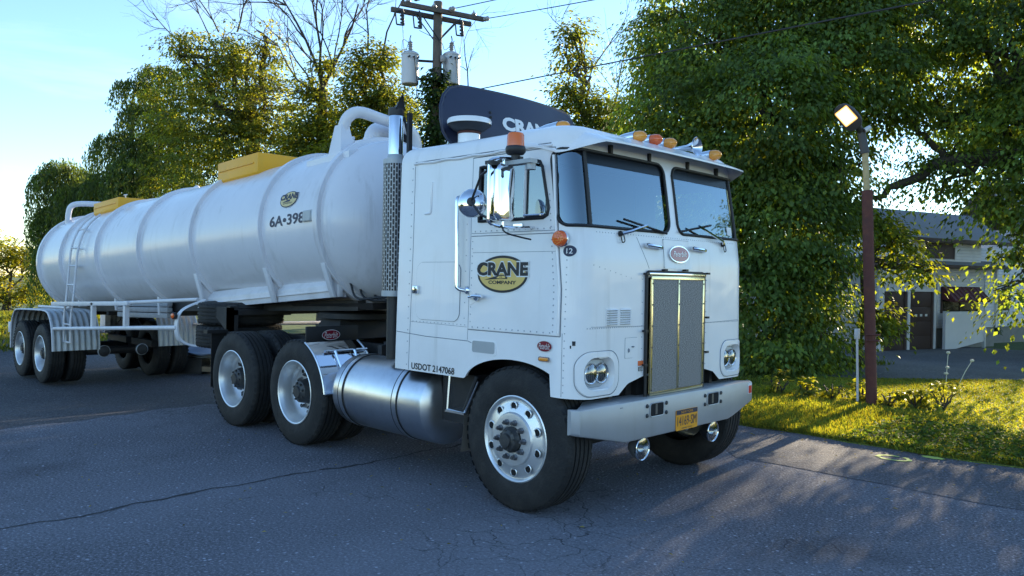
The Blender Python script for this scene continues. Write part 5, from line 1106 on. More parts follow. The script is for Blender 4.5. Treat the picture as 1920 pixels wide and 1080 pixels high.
def cutout(p):
    p = Vector(p); b = MB(); d = na*.30+Vector((0, 0, -.10))
    b.tube([p, p+Vector((0, 0, -.10)), p+na*.10+Vector((0, 0, -.12))], .018, 6); b.tube([p+na*.10+Vector((0, 0, -.02)), p+na*.16+ea*.02+Vector((0, 0, -.46))], [.04, .04], 10)
    for i in range(4): b.tube([p+na*(.10+.015*i)+Vector((0, 0, -.08-.1*i)), p+na*(.10+.015*i)+Vector((0, 0, -.11-.1*i))], .06, 10)
    q = p-ea*.20+na*.14; b.tube([p+na*.10+Vector((0, 0, -.06)), q+Vector((0, 0, -.14))], .03, 6); b.tube([q+Vector((0, 0, -.14)), q+ea*.04+Vector((0, 0, -.46))], .02, 6); b.tube([q+ea*.04+Vector((0, 0, -.46)), p+na*.16+Vector((0, 0, -.46))], .022, 6)
    b.build('fuse_cutout', 'black_metal', U_)
cuts = [Vector((ux, uy, za-.10))+ea*l-na*.0 for l in (-1.12, -.62, .62)]
for c in cuts: cutout(c+na*.1)
for px, py, dd in ((769, 130, 21.3), (846, 131, 21.6)):
    c = Vector(at(px, py, dd)); b = MB(); r = .235; h = .42
    b.lathe([(.001, -h), (r-.02, -h), (r, -h+.02), (r, h-.05), (r+.012, h-.045), (r+.012, h-.02), (r-.02, h+.02), (.12, h+.07), (.001, h+.08)], c, (0, 0, 1), 36); tr = b.build('transformer', 'transformer_grey', U_, smooth=35)
    b = MB(); pr = [(.045, h+.05)]
    for i in range(5): pr += [(.05, h+.07+i*.055), (.068, h+.085+i*.055), (.045, h+.105+i*.055)]
    b.lathe(pr+[(.02, h+.36), (.001, h+.38)], c+ea*.0, (0, 0, 1), 14); b.build('bushing', 'porcelain', tr)
    for sg in (-1, 0, 1): b = MB(); q = c+na*(r)+ea*sg*.13+Vector((0, 0, h-.14)); b.cyl(q-na*.05, q+na*.07, .022, 8); b.build('terminal', 'black_metal', tr)
    tpole = Vector((ux, uy, c.z)); b = MB(); b.tube([c+Vector((0, 0, .25)), tpole+Vector((0, 0, .25))], .035, 6); b.tube([c+Vector((0, 0, -.25)), tpole+Vector((0, 0, -.25))], .035, 6); b.build('bracket', 'black_metal', tr)
    b = MB(); b.tube(catmull([c+na*(r+.04)+Vector((0, 0, h-.12)), c+na*(r+.05)+ea*.04+Vector((0, 0, 0)), c+na*(r+.04)+ea*.10+Vector((0, 0, -h)), c+ea*.25+Vector((0, 0, -h-.35)), tpole+na*.15+Vector((0, 0, -h-.2))], 6), .012, 5); b.build('drop_lead', 'gasket', tr)
    b = MB(); q = cuts[0 if px < 800 else 2]+na*.26+Vector((0, 0, -.46)); b.tube(catmull([q, q+Vector((0, 0, -.35))+(c-q)*.3, c+Vector((0, 0, h+.5)), c+Vector((0, 0, h+.38))], 6), .009, 5); b.build('jumper', 'wire', tr)
    b = MB(); b.tube(catmull([cuts[1]+na*.2+Vector((0, 0, -.5)), Vector((ux, uy, za-.8))+na*.2, Vector((ux, uy, za-1.0))+na*.18+ea*.15, c+Vector((0, 0, h+.4))+ea*.1], 6), .008, 5) if px > 800 else b.tube(catmull([c+Vector((0, 0, h+.3))-ea*.05, c+Vector((0, 0, h+.35))-ea*.22, c+Vector((0, 0, h-.05))-ea*.25], 6), .008, 5); b.build('lead', 'wire', tr)
b = MB(); q = Vector((ux, uy, za-1.25))+na*.2+ea*.08; b.lathe([(.07, .08), (.08, .02), (.07, -.08), (.05, -.1), (.001, -.1)], q, (0, 0, 1), 14); b.tube([q+Vector((0, 0, -.1)), q+Vector((0, 0, -.35))+ea*.1], .03, 8); b.build('meter_can', 'porcelain', U_)
for z_ in (4.0, 5.0):
    b = MB(); b.tube(catmull([Vector((ux, uy, z_+1.0))-ea*.2+na*.15, Vector((ux, uy, z_+.2))-ea*.45+na*.2, Vector((ux, uy, z_-.3))-ea*.3+na*.2, Vector((ux, uy, z_-.1))+na*.2], 6), .016, 6); b.build('cable_loop', 'gasket', U_)
# overhead lines: long spans that come towards the viewer and pass overhead to the right
def span(p, q, sag, r, label, ext=1.0):
    set_org((0, 0, 0)); p, q = Vector(p), Vector(q); b = MB(); n = 40
    b.tube([p.lerp(q, i/n)-Vector((0, 0, 4*sag*(i/n)*(1-i/n))) for i in range(n+1)], r, 6); tag(b.build('power_line', 'wire'), label, 'power line', 'overhead lines from the utility pole')
span(pA+wd*.26, pA+wd*26, .25, .012, 'overhead wire leaving the lower right end of the crossarm')
span(pB+wd*.26, pB+wd*26+Vector((0, 0, .2)), .25, .012, 'overhead wire leaving the crossarm beside the pole top')
span(pC+wd*.26, pC+wd*26+Vector((0, 0, .3)), .25, .012, 'overhead wire leaving the upper left part of the crossarm')
w0 = Vector(at(815, 184, 21.4)); w1 = Vector(at(1760, 0, 11.5)); span(w0, w1+(w1-w0)*.35, -.02, .014, 'thin service cable crossing in front of the big green tree')
# ------------------------------------------------------------------ flood lamp on a rusty pole
LP = np.array([-.06, 6.01, 0.]); L_ = thing('lamp_pole', 'rusty brown steel pole with a lit yellow floodlight on top', 'lamp pole', tuple(LP))
lt = at(1626, 358, 11.02); ltt = at(1622, 285, 11.02); lt2 = at(1615, 248, 11.02)
b = MB(); b.tube(resample([(LP[0], LP[1], -.1), tuple(lt)], .5), .074, 18); b.build('steel_pole', 'rust_pole', L_)
b = MB(); b.tube([tuple(lt-np.array([0, 0, .1])), tuple(ltt)], .044, 14); b.build('pipe', 'pale_pipe', L_)
b = MB()
for z_ in (.9, .98): b.lathe([(.086, z_-.012), (.092, z_), (.086, z_+.012)], (LP[0]*1, LP[1], 0), (0, 0, 1), 18)
b.build('pole_band', 'rust_pole', L_)
b = MB(); b.tube([tuple(ltt-np.array([0, 0, .02])), tuple(lt2)], [.062, .055], 14); b.tube([tuple(lt2), tuple(at(1606, 232, 10.95))], .05, 12); b.build('knuckle', 'lamp_housing', L_)
hc = Vector(at(1590, 219, 10.9)); fwd = (Vector(CAM)-hc); fwd.z = 0; fwd.normalize(); face = (fwd*.80-Vector((0, 0, .50))+Vector(CR)*-.30).normalized()
upv = (Vector(at(1572, 203, 10.9))-Vector(at(1612, 245, 10.9))).normalized(); upv = (upv-face*upv.dot(face)).normalized(); rtv = upv.cross(face).normalized()
def LH(u, v, o=0.): return hc+rtv*u+upv*v+face*o
outl = []
for i in range(32):
    t = 2*pi*i/32; ca, sa = cos(t), sin(t); outl.append((.138*math.copysign(abs(ca)**.75, ca)*(1-.12*sa), .215*math.copysign(abs(sa)**.8, sa)))
b = MB(); b.prism([LH(u*.86, v*.9, -.07) for u, v in outl], [LH(u, v, .03) for u, v in outl]); lh = b.build('lamp_head', 'lamp_housing', L_, bevel=.012)
def rect(u0, u1, v0, v1): return [(u0, v0), (u1, v0), (u1, v1), (u0, v1)]
b = MB(); b.prism([LH(u, v, .031) for u, v in rrect(-.090, .090, -.085, .135, .012)], [LH(u, v, .036) for u, v in rrect(-.090, .090, -.085, .135, .012)]); b.build('led_panel', 'lamp_glow', lh); b = MB(); b.prism([LH(u, v, .0305) for u, v in rrect(-.104, .104, -.099, .149, .018)], [LH(u, v, .033) for u, v in rrect(-.104, .104, -.099, .149, .018)]); b.build('halo_rim', 'lamp_halo', lh)  # amber border made to glow, imitating the halo round the lit panel
b = MB(); q = Vector(at(1621, 245, 10.95)); b.lathe([(.001, .1), (.03, .095), (.035, .06), (.035, 0)], q, Vector(CR)*.8+Vector((0, 0, .5)), 14); b.build('photocell', 'white_post', L_)
sp = bpy.data.lights.new('floodlight', 'SPOT'); sp.energy = 25; sp.color = (1, .82, .5); sp.spot_size = radians(130); sp.shadow_soft_size = .12
spo = bpy.data.objects.new('floodlight', sp); C.objects.link(spo); spo.parent = L_; spo.location = (hc+face*.06)-Vector(LP); spo.rotation_euler = face.to_track_quat('-Z', 'Y').to_euler()
# slim white marker post
MP = (-.27, 6.06, 0); mp_ = thing('marker_post', 'slim white marker post beside the rusty lamp pole', 'post', MP)
b = MB(); tp = at(1607, 628, 11.1); b.tube([(MP[0], MP[1], -.05), tuple(tp)], .017, 8); b.build('stake', 'white_post', mp_)
b = MB(); b.box(tp[0]-.03, tp[0]+.03, tp[1]-.035, tp[1]+.035, tp[2]-.06, tp[2]+.09); b.build('marker_head', 'white_post', mp_, bevel=.008)
# ------------------------------------------------------------------ garage and house (local x along the front wall, y into the building)
RZ = atan2(.9535, .3013)
def bld(name, label): return thing(name, label, 'building', (-5.439, 22.02, 0), None, RZ)
G = bld('garage', 'low white garage with two narrow brown doors beside the house')
b = MB(); D = 6.
fr = [(-.15, -.6), (2.87, -.6), (2.87, 2.28), (1.36, 2.60), (-.15, 2.28)]
b.prism([(x, .0, z) for x, z in fr], [(x, D, z) for x, z in fr]); b.build('wall', 'vertical_siding', G, smooth=0)
for (u0, z0), (u1, z1) in (((-.40, 2.23), (1.36, 2.61)), ((1.36, 2.61), (2.86, 2.30))):
    b = MB(); b.hexa([(u0, -.25, z0), (u1, -.25, z1), (u1, D+.2, z1), (u0, D+.2, z0), (u0, -.25, z0+.09), (u1, -.25, z1+.09), (u1, D+.2, z1+.09), (u0, D+.2, z0+.09)]); b.build('roof', 'house_dark_wood' if u0 < 0 else 'roof_shingle', G)
for u0, u1 in ((.13, 1.30), (1.50, 2.75)):
    b = MB(); b.box(u0, u1, -.012, -.002, -.56, 1.47); gd = b.build('garage_door', 'house_dark_wood', G)
    for k in range(4): b = MB(); b.box(u0+.02, u1-.02, -.032, -.013, -.55+k*.505, -.55+k*.505+.48); b.build('door_panel', 'house_dark_wood', gd, bevel=.006)
    b = MB(); b.box(u1-.10, u1, -.05, -.033, -.56, 1.47); b.build('door_jamb', 'house_dark_wood', gd)
    if u0 > 1:
        for k in range(3): b = MB(); b.box(u0+.25+k*.28, u0+.37+k*.28, -.04, -.033, .62, .70); b.build('door_pane', 'white_post', gd)
for u0, u1 in ((-.18, .10), (1.33, 1.47), (2.78, 2.90)): b = MB(); b.box(u0, u1, -.06, .02, -.6, 1.5); b.build('door_post', 'house_trim', G)
b = MB(); b.box(-.18, 2.90, -.055, .01, 1.48, 1.56); b.build('door_lintel', 'house_trim', G)
b = MB(); b.tube([(1.40, -.06, 1.66), (1.40, -.2, 1.72), (1.42, -.28, 1.66)], .03, 8); b.build('wall_lamp', 'white_post', G)
H = bld('house', 'white clapboard house with grey shingle roof and a dark red window awning')
b = MB(); b.box(2.90, 6.75, .10, 6., .18, 2.42); b.box(1.75, 5.75, .12, 6., 2.425, 3.30); b.build('wall', 'clapboard', H, smooth=0)
b = MB(); b.box(2.92, 6.73, .14, 6., -.7, .178); b.build('foundation', 'stone', H)
for u in (2.90, 6.72): b = MB(); b.box(u-.04, u+.07, .06, .16, .16, 2.42); b.build('corner_board', 'house_trim', H)
b = MB(); b.hexa([(2.92, -.28, 2.37), (6.9, -.28, 2.37), (6.9, .3, 2.56), (2.92, .3, 2.56), (2.92, -.28, 2.43), (6.9, -.28, 2.43), (6.9, .3, 2.64), (2.92, .3, 2.64)]); b.build('lower_roof', 'roof_shingle', H)
b = MB(); b.box(2.90, 6.92, -.31, -.285, 2.33, 2.435); b.build('fascia', 'house_dark_wood', H)
b = MB(); b.hexa([(1.3, -.15, 3.26), (7.6, -.15, 3.26), (7.6, 1.7, 4.40), (1.3, 1.7, 4.40), (1.3, -.15, 3.34), (7.6, -.15, 3.34), (7.6, 1.7, 4.50), (1.3, 1.7, 4.50)]); b.hexa([(1.3, 1.7, 4.40), (7.6, 1.7, 4.40), (7.6, 6.2, 3.2), (1.3, 6.2, 3.2), (1.3, 1.7, 4.50), (7.6, 1.7, 4.50), (7.6, 6.2, 3.3), (1.3, 6.2, 3.3)]); b.build('roof', 'roof_shingle', H)
b = MB(); b.prism([(1.8, .14, 3.301), (1.8, 1.7, 4.36), (1.8, 6, 3.26)], [(7.3, .14, 3.301), (7.3, 1.7, 4.36), (7.3, 6, 3.26)]); b.build('gable', 'clapboard', H, smooth=0)
b = MB(); b.box(1.28, 7.62, -.18, -.152, 3.22, 3.35); b.build('fascia', 'house_dark_wood', H)
wn_ = MB(); wn_.box(2.40, 4.12, .095, .118, 2.66, 3.20); wo_ = wn_.build('upper_window', 'house_dark_wood', H); b = MB(); b.box(2.33, 2.40, .07, .119, 2.64, 3.22); b.box(4.12, 4.19, .07, .119, 2.64, 3.22); b.build('window_frame', 'house_trim', wo_)
wn_ = MB(); wn_.box(3.42, 5.50, .08, .098, .78, 1.62); wo_ = wn_.build('front_window', 'window_dark', H); b = MB(); b.box(3.36, 3.43, .05, .099, .72, 1.66); b.box(5.49, 5.58, .05, .099, .30, 1.66); b.box(3.43, 5.49, .05, .099, 1.62, 1.67); b.build('window_frame', 'house_dark_wood', wo_)
b = MB(); b.box(4.44, 4.48, .06, .08, .78, 1.62); b.build('mullion', 'house_dark_wood', wo_)
aw = MB(); aw.prism([(3.36, .04, 1.66), (3.36, -.42, 1.17), (3.36, -.40, 1.12), (3.36, .04, 1.20)], [(5.56, .04, 1.66), (5.56, -.42, 1.17), (5.56, -.40, 1.12), (5.56, .04, 1.20)]); awo = aw.build('awning', 'awning', H)
for k in range(9): b = MB(); u = 3.40+k*.265; b.hexa([(u-.012, .04, 1.66), (u+.012, .04, 1.66), (u+.012, -.42, 1.172), (u-.012, -.42, 1.172), (u-.012, .04, 1.68), (u+.012, .04, 1.68), (u+.012, -.43, 1.19), (u-.012, -.43, 1.19)]); b.build('awning_rib', 'awning', awo)
b = MB(); b.tube([(3.12, .05, 2.3), (3.12, .05, .3)], .035, 8); b.build('downpipe', 'house_trim', H); b = MB(); b.tube([(5.95, .07, 2.3), (5.95, .07, .9), (5.95, .05, .3)], .012, 6); b.box(5.7, 6.1, .0, .1, .42, .62); b.build('meter_pipe', 'zinc', H)
b = MB(); b.box(5.78, 6.02, .02, .13, -.1, .15); b.build('cellar_vent', 'house_trim', H)
Wg = bld('house_wing', 'small white wing with one dark window right of the house, plus tall unseen part added for shade')
b = MB(); b.box(6.95, 9.5, 1.1, 3.5, .1, 3.2); b.box(9.501, 21, 1.1, 3.5, .1, 4.0); b.build('wall', 'clapboard', Wg, smooth=0); b = MB(); b.box(6.97, 21, 1.14, 3.4, -.7, .098); b.build('foundation', 'stone', Wg)  # taller far stretch and its roof added out of view to shade the driveway
b = MB(); b.hexa([(9.4, .8, 3.9), (21.2, .8, 3.9), (21.2, 2.2, 6.1), (9.4, 2.2, 6.1), (9.4, .8, 4.0), (21.2, .8, 4.0), (21.2, 2.2, 6.2), (9.4, 2.2, 6.2)]); b.hexa([(9.4, 2.2, 6.1), (21.2, 2.2, 6.1), (21.2, 3.8, 3.9), (9.4, 3.8, 3.9), (9.4, 2.2, 6.2), (21.2, 2.2, 6.2), (21.2, 3.8, 4.0), (9.4, 3.8, 4.0)]); b.build('roof', 'roof_shingle', Wg)
b = MB(); b.box(8.2, 9.3, 1.06, 1.098, .75, 1.35); ww = b.build('window', 'window_dark', Wg); b = MB(); b.box(8.13, 8.2, 1.03, 1.099, .68, 1.42); b.box(9.3, 9.37, 1.03, 1.099, .68, 1.42); b.box(8.2, 9.3, 1.03, 1.099, 1.35, 1.42); b.box(8.2, 9.3, 1.03, 1.099, .68, .75); b.build('window_frame', 'house_trim', ww)
Pn = thing('board_fence', 'plain white board panel standing against the house under the awning', 'fence', (-5.439, 22.02, 0), None, RZ)
b = MB(); b.prism([(2.98, -.35, -.6), (5.44, -.25, -.3), (5.44, -.25, .80), (2.98, -.35, .77)], [(2.98, -.30, -.6), (5.44, -.20, -.3), (5.44, -.20, .80), (2.98, -.30, .77)]); b.build('panel', 'board_white', Pn)
for u_, v_ in ((2.93, -.38), (5.42, -.28)): MB().box(u_, u_+.06, v_, v_+.1, -.6, .81).build('panel_post', 'house_trim', Pn)
# ------------------------------------------------------------------ timber and tarp beyond the trailer
for k, (px, py, d, L, rz_, lab) in enumerate(((366, 682, 15.5, 1.6, .5, 'thin weathered timber lying on grass behind the trailer, lowest of the pile'), (372, 672, 15.8, 1.9, .8, 'weathered timber beam lying on the pile behind the trailer'), (352, 676, 16.2, 1.3, 1.1, 'short weathered beam leaning on the pile behind the trailer'))):
    c = at(px, py, d); c[2] = gh(c[0], c[1])+.08+.10*k; set_org((0, 0, 0)); b = MB(); b.box(-L/2, L/2, -.07, .07, -.05, .05); o = b.build('timber', 'timber', None, bevel=.008); o.location = c; o.rotation_euler = (0, .03*k, rz_); tag(o, lab, 'timber', 'timber pile behind the trailer')
c = at(384, 660, 15.7); c[2] = gh(c[0], c[1])+.40; set_org((0, 0, 0)); b = MB(); rr = random.Random(3)
b.grid(14, 10, lambda u, v: (1.2*(u-.5), .8*(v-.5), .16*exp(-((u-.4)**2+(v-.5)**2)*9)+.04*sin(9*u+4*v)+.02*sin(23*v-11*u)-.12*(abs(u-.5)*2)**3)); b.grid(14, 10, lambda u, v: (1.2*(u-.5), .8*(v-.5), -.02+.16*exp(-((u-.4)**2+(v-.5)**2)*9)+.04*sin(9*u+4*v)+.02*sin(23*v-11*u)-.12*(abs(u-.5)*2)**3)); o = b.build('tarp', 'tarp'); o.location = c; o.rotation_euler = (0, 0, .6); tag(o, 'crumpled grey-blue tarp thrown over the timber pile', 'tarp')
c = at(362, 672, 15.6); set_org((0, 0, 0)); b = MB(); b.box(-.28, .28, -.22, .22, 0, .3); b.box(-.3, .3, -.24, -.2, .28, .32); o = b.build('crate', 'chassis', None, bevel=.01); o.location = (c[0], c[1], gh(c[0], c[1])-.02); o.rotation_euler = (0, 0, .7); tag(o, 'dark crate standing in front of the timber pile', 'crate')
# ------------------------------------------------------------------ foliage
def leaf_object(name, pos, d, nrm, L, Wd, col, m, parent=None, org=(0, 0, 0), bend=.12):
    """one mesh of many small four-cornered leaves"""
    N = len(pos); d = d/np.linalg.norm(d, axis=1, keepdims=True); s = np.cross(d, nrm); s /= np.linalg.norm(s, axis=1, keepdims=True)+1e-9; n2 = np.cross(s, d)
    L = L[:, None]; Wd = Wd[:, None]; p = pos-np.array(org)
    V = np.empty((N, 4, 3), np.float32); V[:, 0] = p; V[:, 1] = p+.45*L*d+.5*Wd*s+bend*L*n2; V[:, 2] = p+L*d-bend*.6*L*n2; V[:, 3] = p+.45*L*d-.5*Wd*s+bend*L*n2
    me = bpy.data.meshes.new(name); me.vertices.add(4*N); me.vertices.foreach_set('co', V.reshape(-1)); me.loops.add(4*N); me.loops.foreach_set('vertex_index', np.arange(4*N, dtype=np.int32))
    me.polygons.add(N); me.polygons.foreach_set('loop_start', np.arange(0, 4*N, 4, dtype=np.int32))
    at_ = me.color_attributes.new('Col', 'FLOAT_COLOR', 'POINT'); c4 = np.ones((N, 4, 4), np.float32); c4[:, :, :3] = col[:, None, :]; at_.data.foreach_set('color', c4.reshape(-1))
    me.update(); me.materials.append(M[m]); o = bpy.data.objects.new(name, me); C.objects.link(o)
    if parent: o.parent = parent
    return o
def unit(rng, n): v = rng.normal(size=(n, 3)); return v/np.linalg.norm(v, axis=1, keepdims=True)
def blob_points(rng, blobs, n, shell=.55):
    w = np.array([b[3]*b[4]*b[5] for b in blobs])**.72; w /= w.sum(); idx = rng.choice(len(blobs), n, p=w); B = np.array(blobs)[idx]
    r = shell+(1.06-shell)*rng.random(n)**.7
    dirs = unit(rng, n); wob = 1+.18*np.sin(3*dirs[:, 0]+idx)*np.cos(4*dirs[:, 1]+2*idx)
    return B[:, :3]+dirs*B[:, 3:6]*(r*wob)[:, None], dirs, idx
def clump_leaves(rng, cs, outd, per, R, size, col, droop=.5, flat=.38, var=.25, aspect=.62, yellow=.15, nrand=.42):
    n = len(cs); k = n*per; c = np.repeat(cs, per, 0); Rr = np.repeat(R*(.6+.8*rng.random(n)), per)
    off = rng.normal(size=(k, 3))*np.array([.55, .55, flat*.55]); rxy = np.linalg.norm(off[:, :2], axis=1)
    off[:, 2] -= droop*.45*rxy**2; pos = c+off*Rr[:, None]
    rad = np.concatenate([off[:, :2], np.zeros((k, 1))], 1); rad /= (np.linalg.norm(rad, axis=1, keepdims=True)+1e-6)
    od = np.repeat(outd, per, 0)
    d = rad*.8+od*.35+np.array([0, 0, -droop])+unit(rng, k)*.55
    nr = np.array([0, 0, 1.])+rad*.5+od*.55+unit(rng, k)*nrand
    L = size*(.65+.7*rng.random(k)); tone = np.repeat(1+var*rng.normal(size=n), per)*(1+.18*rng.normal(size=k)); tone = np.clip(tone, .4, 1.9)
    cc = np.array(col)[None, :]*tone[:, None]; yl = np.repeat(rng.random(n), per) < yellow; cc[yl] *= np.array([1.5, 1.25, .8])
    return pos, d, nr, L, L*aspect, np.clip(cc, .004, .5)
def limb(b, p, q, r0, r1, rng, wob=.12, n=6):
    p, q = Vector(p), Vector(q); L = (q-p).length; pts = []
    for i in range(n+1):
        t = i/n; v = p.lerp(q, t)
        if 0 < i < n: v = v+Vector(rng.normal(size=3)*wob*L*.35*sin(pi*t))
        v.z -= .04*L*sin(pi*t)*0
        pts.append(v)
    b.tube(pts, [r0+(r1-r0)*(i/n) for i in range(n+1)], 7 if r0 > .04 else 5); return pts
def twig(b, rng, p, d, L, r, depth):
    p = Vector(p); d = Vector(d).normalized(); pts = [p]; n = 4
    for i in range(n):
        d = (d+Vector(rng.normal(size=3)*.16)+Vector((0, 0, .05))).normalized(); pts.append(pts[-1]+d*L/n)
    b.tube(pts, [r*(1-.55*i/n) for i in range(n+1)], 5 if r > .02 else 4)
    if depth > 0:
        for k in range(4 if depth > 1 else 5):
            i = rng.integers(1, n+1); nd_ = (d+Vector(rng.normal(size=3)*.55)).normalized(); twig(b, rng, pts[i], nd_, L*(.5+.25*rng.random()), r*.5, depth-1)
def tree(name, label, base, fork, blobs, nclump, per, R, size, col, seed, trunk_r=.25, bark='bark', group=None, extra=None, sub=5, droop=.5, flat=.38, shell=.5, var=.25, aspect=.62, yellow=.15, twigs=()):
    rng = np.random.default_rng(seed); base = np.array(base, float); t = thing(name, label, 'tree', tuple(base), group)
    b = MB(); fork = Vector(fork); r_ = trunk_r
    limb(b, Vector(base)-Vector((0, 0, .2)), fork, r_*1.25, r_*.8, rng, .05, 8)
    for bl in blobs:
        c = Vector(bl[:3]); L = (c-fork).length; rr = min(r_*.55, .05+.022*L*min(1.5, r_*4))
        st = fork.lerp(Vector(base), .0 if c.z > fork.z else min(.5, (fork.z-c.z)/max(1, fork.z-base[2])*.6))
        if c.z < fork.z-.5: rr = min(rr, .045)
        pts = limb(b, st, c, rr, rr*.4, rng, .2, 7)
        for k in range(sub):
            q = c+Vector(unit(rng, 1)[0])*.8*Vector(bl[3:6]).length/1.75; limb(b, pts[rng.integers(3, 8)], q, rr*.34, .012, rng, .2, 5)
    for (p, d, L, r, dep) in twigs: twig(b, rng, p, d, L, r, dep)
    if extra:
        for (p, q, r0, r1) in extra: limb(b, p, q, r0, r1, rng, .12, 8)
    b.build('trunk', bark, t, smooth=60, weld=False)
    cs, od, _ = blob_points(rng, blobs, nclump, shell)
    g = cs[:, 2] > .15; cs, od = cs[g], od[g]
    P_ = clump_leaves(rng, cs, od, per, R, size, col, droop, flat, var, aspect, yellow)
    leaf_object('crown', *P_, 'leaf', t, tuple(base)); return t
def bl(px, py, d, rx, ry, rd=None):
    """crown lobe seen at px,py with half-sizes rx,ry in pixels, at depth d"""
    m = d/FPX; c = at(px, py, d); r = rx*m; return (c[0], c[1], c[2], r, r if rd is None else rd, ry*m)
def gpt(px, d, dz=0): c = at(px, 600, d); return (c[0], c[1], gh(c[0], c[1])+dz)
MAPLE = (.092, .148, .042)
# big leafy tree behind the lamp pole
fk = at(1500, 330, 18.5)
tree('maple_tree', 'huge dense green tree hanging down to the lawn behind the lamp pole', gpt(1510, 18.8), tuple(fk),
     [bl(1335, 50, 17, 130, 130), bl(1500, -40, 17, 180, 170), bl(1285, 200, 16, 92, 105), bl(1430, 210, 15.5, 150, 140), bl(1590, 90, 16, 150, 150), bl(1270, 340, 16.5, 80, 110), bl(1480, 410, 15, 125, 120), bl(1425, 560, 14.8, 92, 120), bl(1515, 560, 15, 68, 110), bl(1570, 330, 15.2, 55, 90), bl(1400, 395, 16.5, 110, 130), bl(1560, 640, 15, 26, 40), bl(1460, 660, 14.3, 75, 60), bl(1240, 80, 18, 50, 90), bl(1215, 210, 17.5, 42, 60), bl(1420, 720, 14.5, 60, 40)],
     2200, 66, .56, .098, MAPLE, 11, .42, droop=1.15, flat=.20, shell=.58, var=.34, yellow=.12)
# sprays of leaves reaching right in front of the garage
tree('maple_sapling', 'leaning young tree with sunlit sprays of leaves in front of the garage doors', gpt(1612, 16.6), tuple(at(1625, 480, 16.2)),
     [bl(1700, 498, 15.8, 48, 22), bl(1735, 508, 15.6, 24, 14), bl(1680, 455, 16, 42, 30), bl(1655, 590, 15.6, 32, 28), bl(1640, 620, 15.6, 18, 24), bl(1650, 420, 16, 36, 28)],
     75, 32, .36, .115, (.10, .145, .032), 14, .09, droop=.7, shell=.3, yellow=.2, extra=[(tuple(at(1625, 480, 16.2)), tuple(at(1745, 512, 15.6)), .05, .015)])
# tree to the right: trunk outside the picture, limbs and hanging leaves inside it
f8 = (1.6, 12.6, 4.2)
tree('shade_tree', 'tall tree at the right edge with branches drooping in front of the house', (2.3, 13.4, gh(2.3, 13.4)), f8,
     [bl(1740, 20, 16, 140, 110), bl(1890, 60, 15, 140, 140), bl(1840, 210, 15.5, 100, 75), bl(1700, 190, 16.5, 62, 52), bl(1915, 330, 14.5, 46, 76), bl(1902, 465, 14.5, 26, 50), bl(1880, 545, 14.2, 16, 30), bl(1910, 560, 14.2, 30, 36), bl(1775, 318, 15.5, 90, 40), bl(1855, 372, 15, 46, 32), bl(2000, 250, 14, 120, 170), bl(2060, 80, 15, 160, 160), bl(2150, 330, 14, 120, 150), bl(2010, 430, 14, 70, 60), bl(2200, 150, 16, 160, 200), bl(1960, -80, 16, 200, 120)],
     1250, 62, .54, .098, MAPLE, 21, .34, droop=1.15, flat=.20, shell=.52, var=.34, yellow=.12,
     extra=[(f8, tuple(at(1775, 300, 15.5)), .16, .12), (tuple(at(1775, 300, 15.5)), tuple(at(1640, 372, 15.8)), .13, .05), (tuple(at(1775, 300, 15.5)), tuple(at(1690, 210, 16.2)), .08, .03)])
# slender half-bare tree between the cab roof and the big tree
tree('slender_tree', 'slender half-bare tree rising behind the cab roof', gpt(1110, 28), tuple(at(1105, 235, 28)),
     [bl(1078, 55, 28, 34, 26), bl(1062, 100, 28, 26, 26), bl(1095, 120, 28, 22, 22), bl(1060, 165, 28, 40, 24), bl(1100, 190, 28, 60, 30), bl(1140, 205, 27.5, 34, 36), bl(1060, 225, 28, 36, 26), bl(1120, 250, 28, 60, 40), bl(1160, 230, 27, 26, 40)],
     240, 36, .5, .14, (.08, .115, .028), 31, .16, 'bark_grey', droop=.5, shell=.2, yellow=.25, extra=[(tuple(at(1105, 235, 28)), tuple(at(1075, 70, 28)), .10, .03)],
     twigs=[(tuple(at(1075, 90, 28)), (-.3, 0, 1), 1.6, .03, 2), (tuple(at(1110, 130, 28)), (.9, .6, .6), 1.9, .03, 2), (tuple(at(1150, 210, 28)), (.4, .5, 1), 2.6, .03, 2)])
# dense low trees hidden behind the cab close the view at the horizon
tree('hedge_tree', 'dark bushy tree glimpsed behind the exhaust stack and cab', gpt(960, 34), tuple(at(960, 480, 34)), [bl(860, 330, 33, 90, 70), bl(960, 380, 34, 120, 100), bl(1080, 370, 34, 110, 100), bl(900, 460, 34, 150, 90), bl(1060, 470, 34, 150, 90)], 700, 26, .9, .26, (.045, .075, .022), 33, .25)
tree('thicket_tree', 'low dark thicket hidden behind the cab on the far side of the lot', gpt(1050, 23), tuple(at(1050, 470, 23)), [bl(930, 470, 24, 90, 90), bl(1020, 430, 23, 80, 90), bl(1110, 420, 22, 75, 95), bl(1180, 450, 21, 60, 90), bl(1080, 560, 22, 110, 80), bl(960, 570, 23, 110, 80), bl(1200, 570, 20, 80, 80), bl(1265, 450, 19.5, 85, 85), bl(1290, 580, 19, 80, 80), bl(1340, 450, 19, 60, 80)], 1050, 30, .7, .2, (.06, .09, .026), 35, .2, shell=.3)
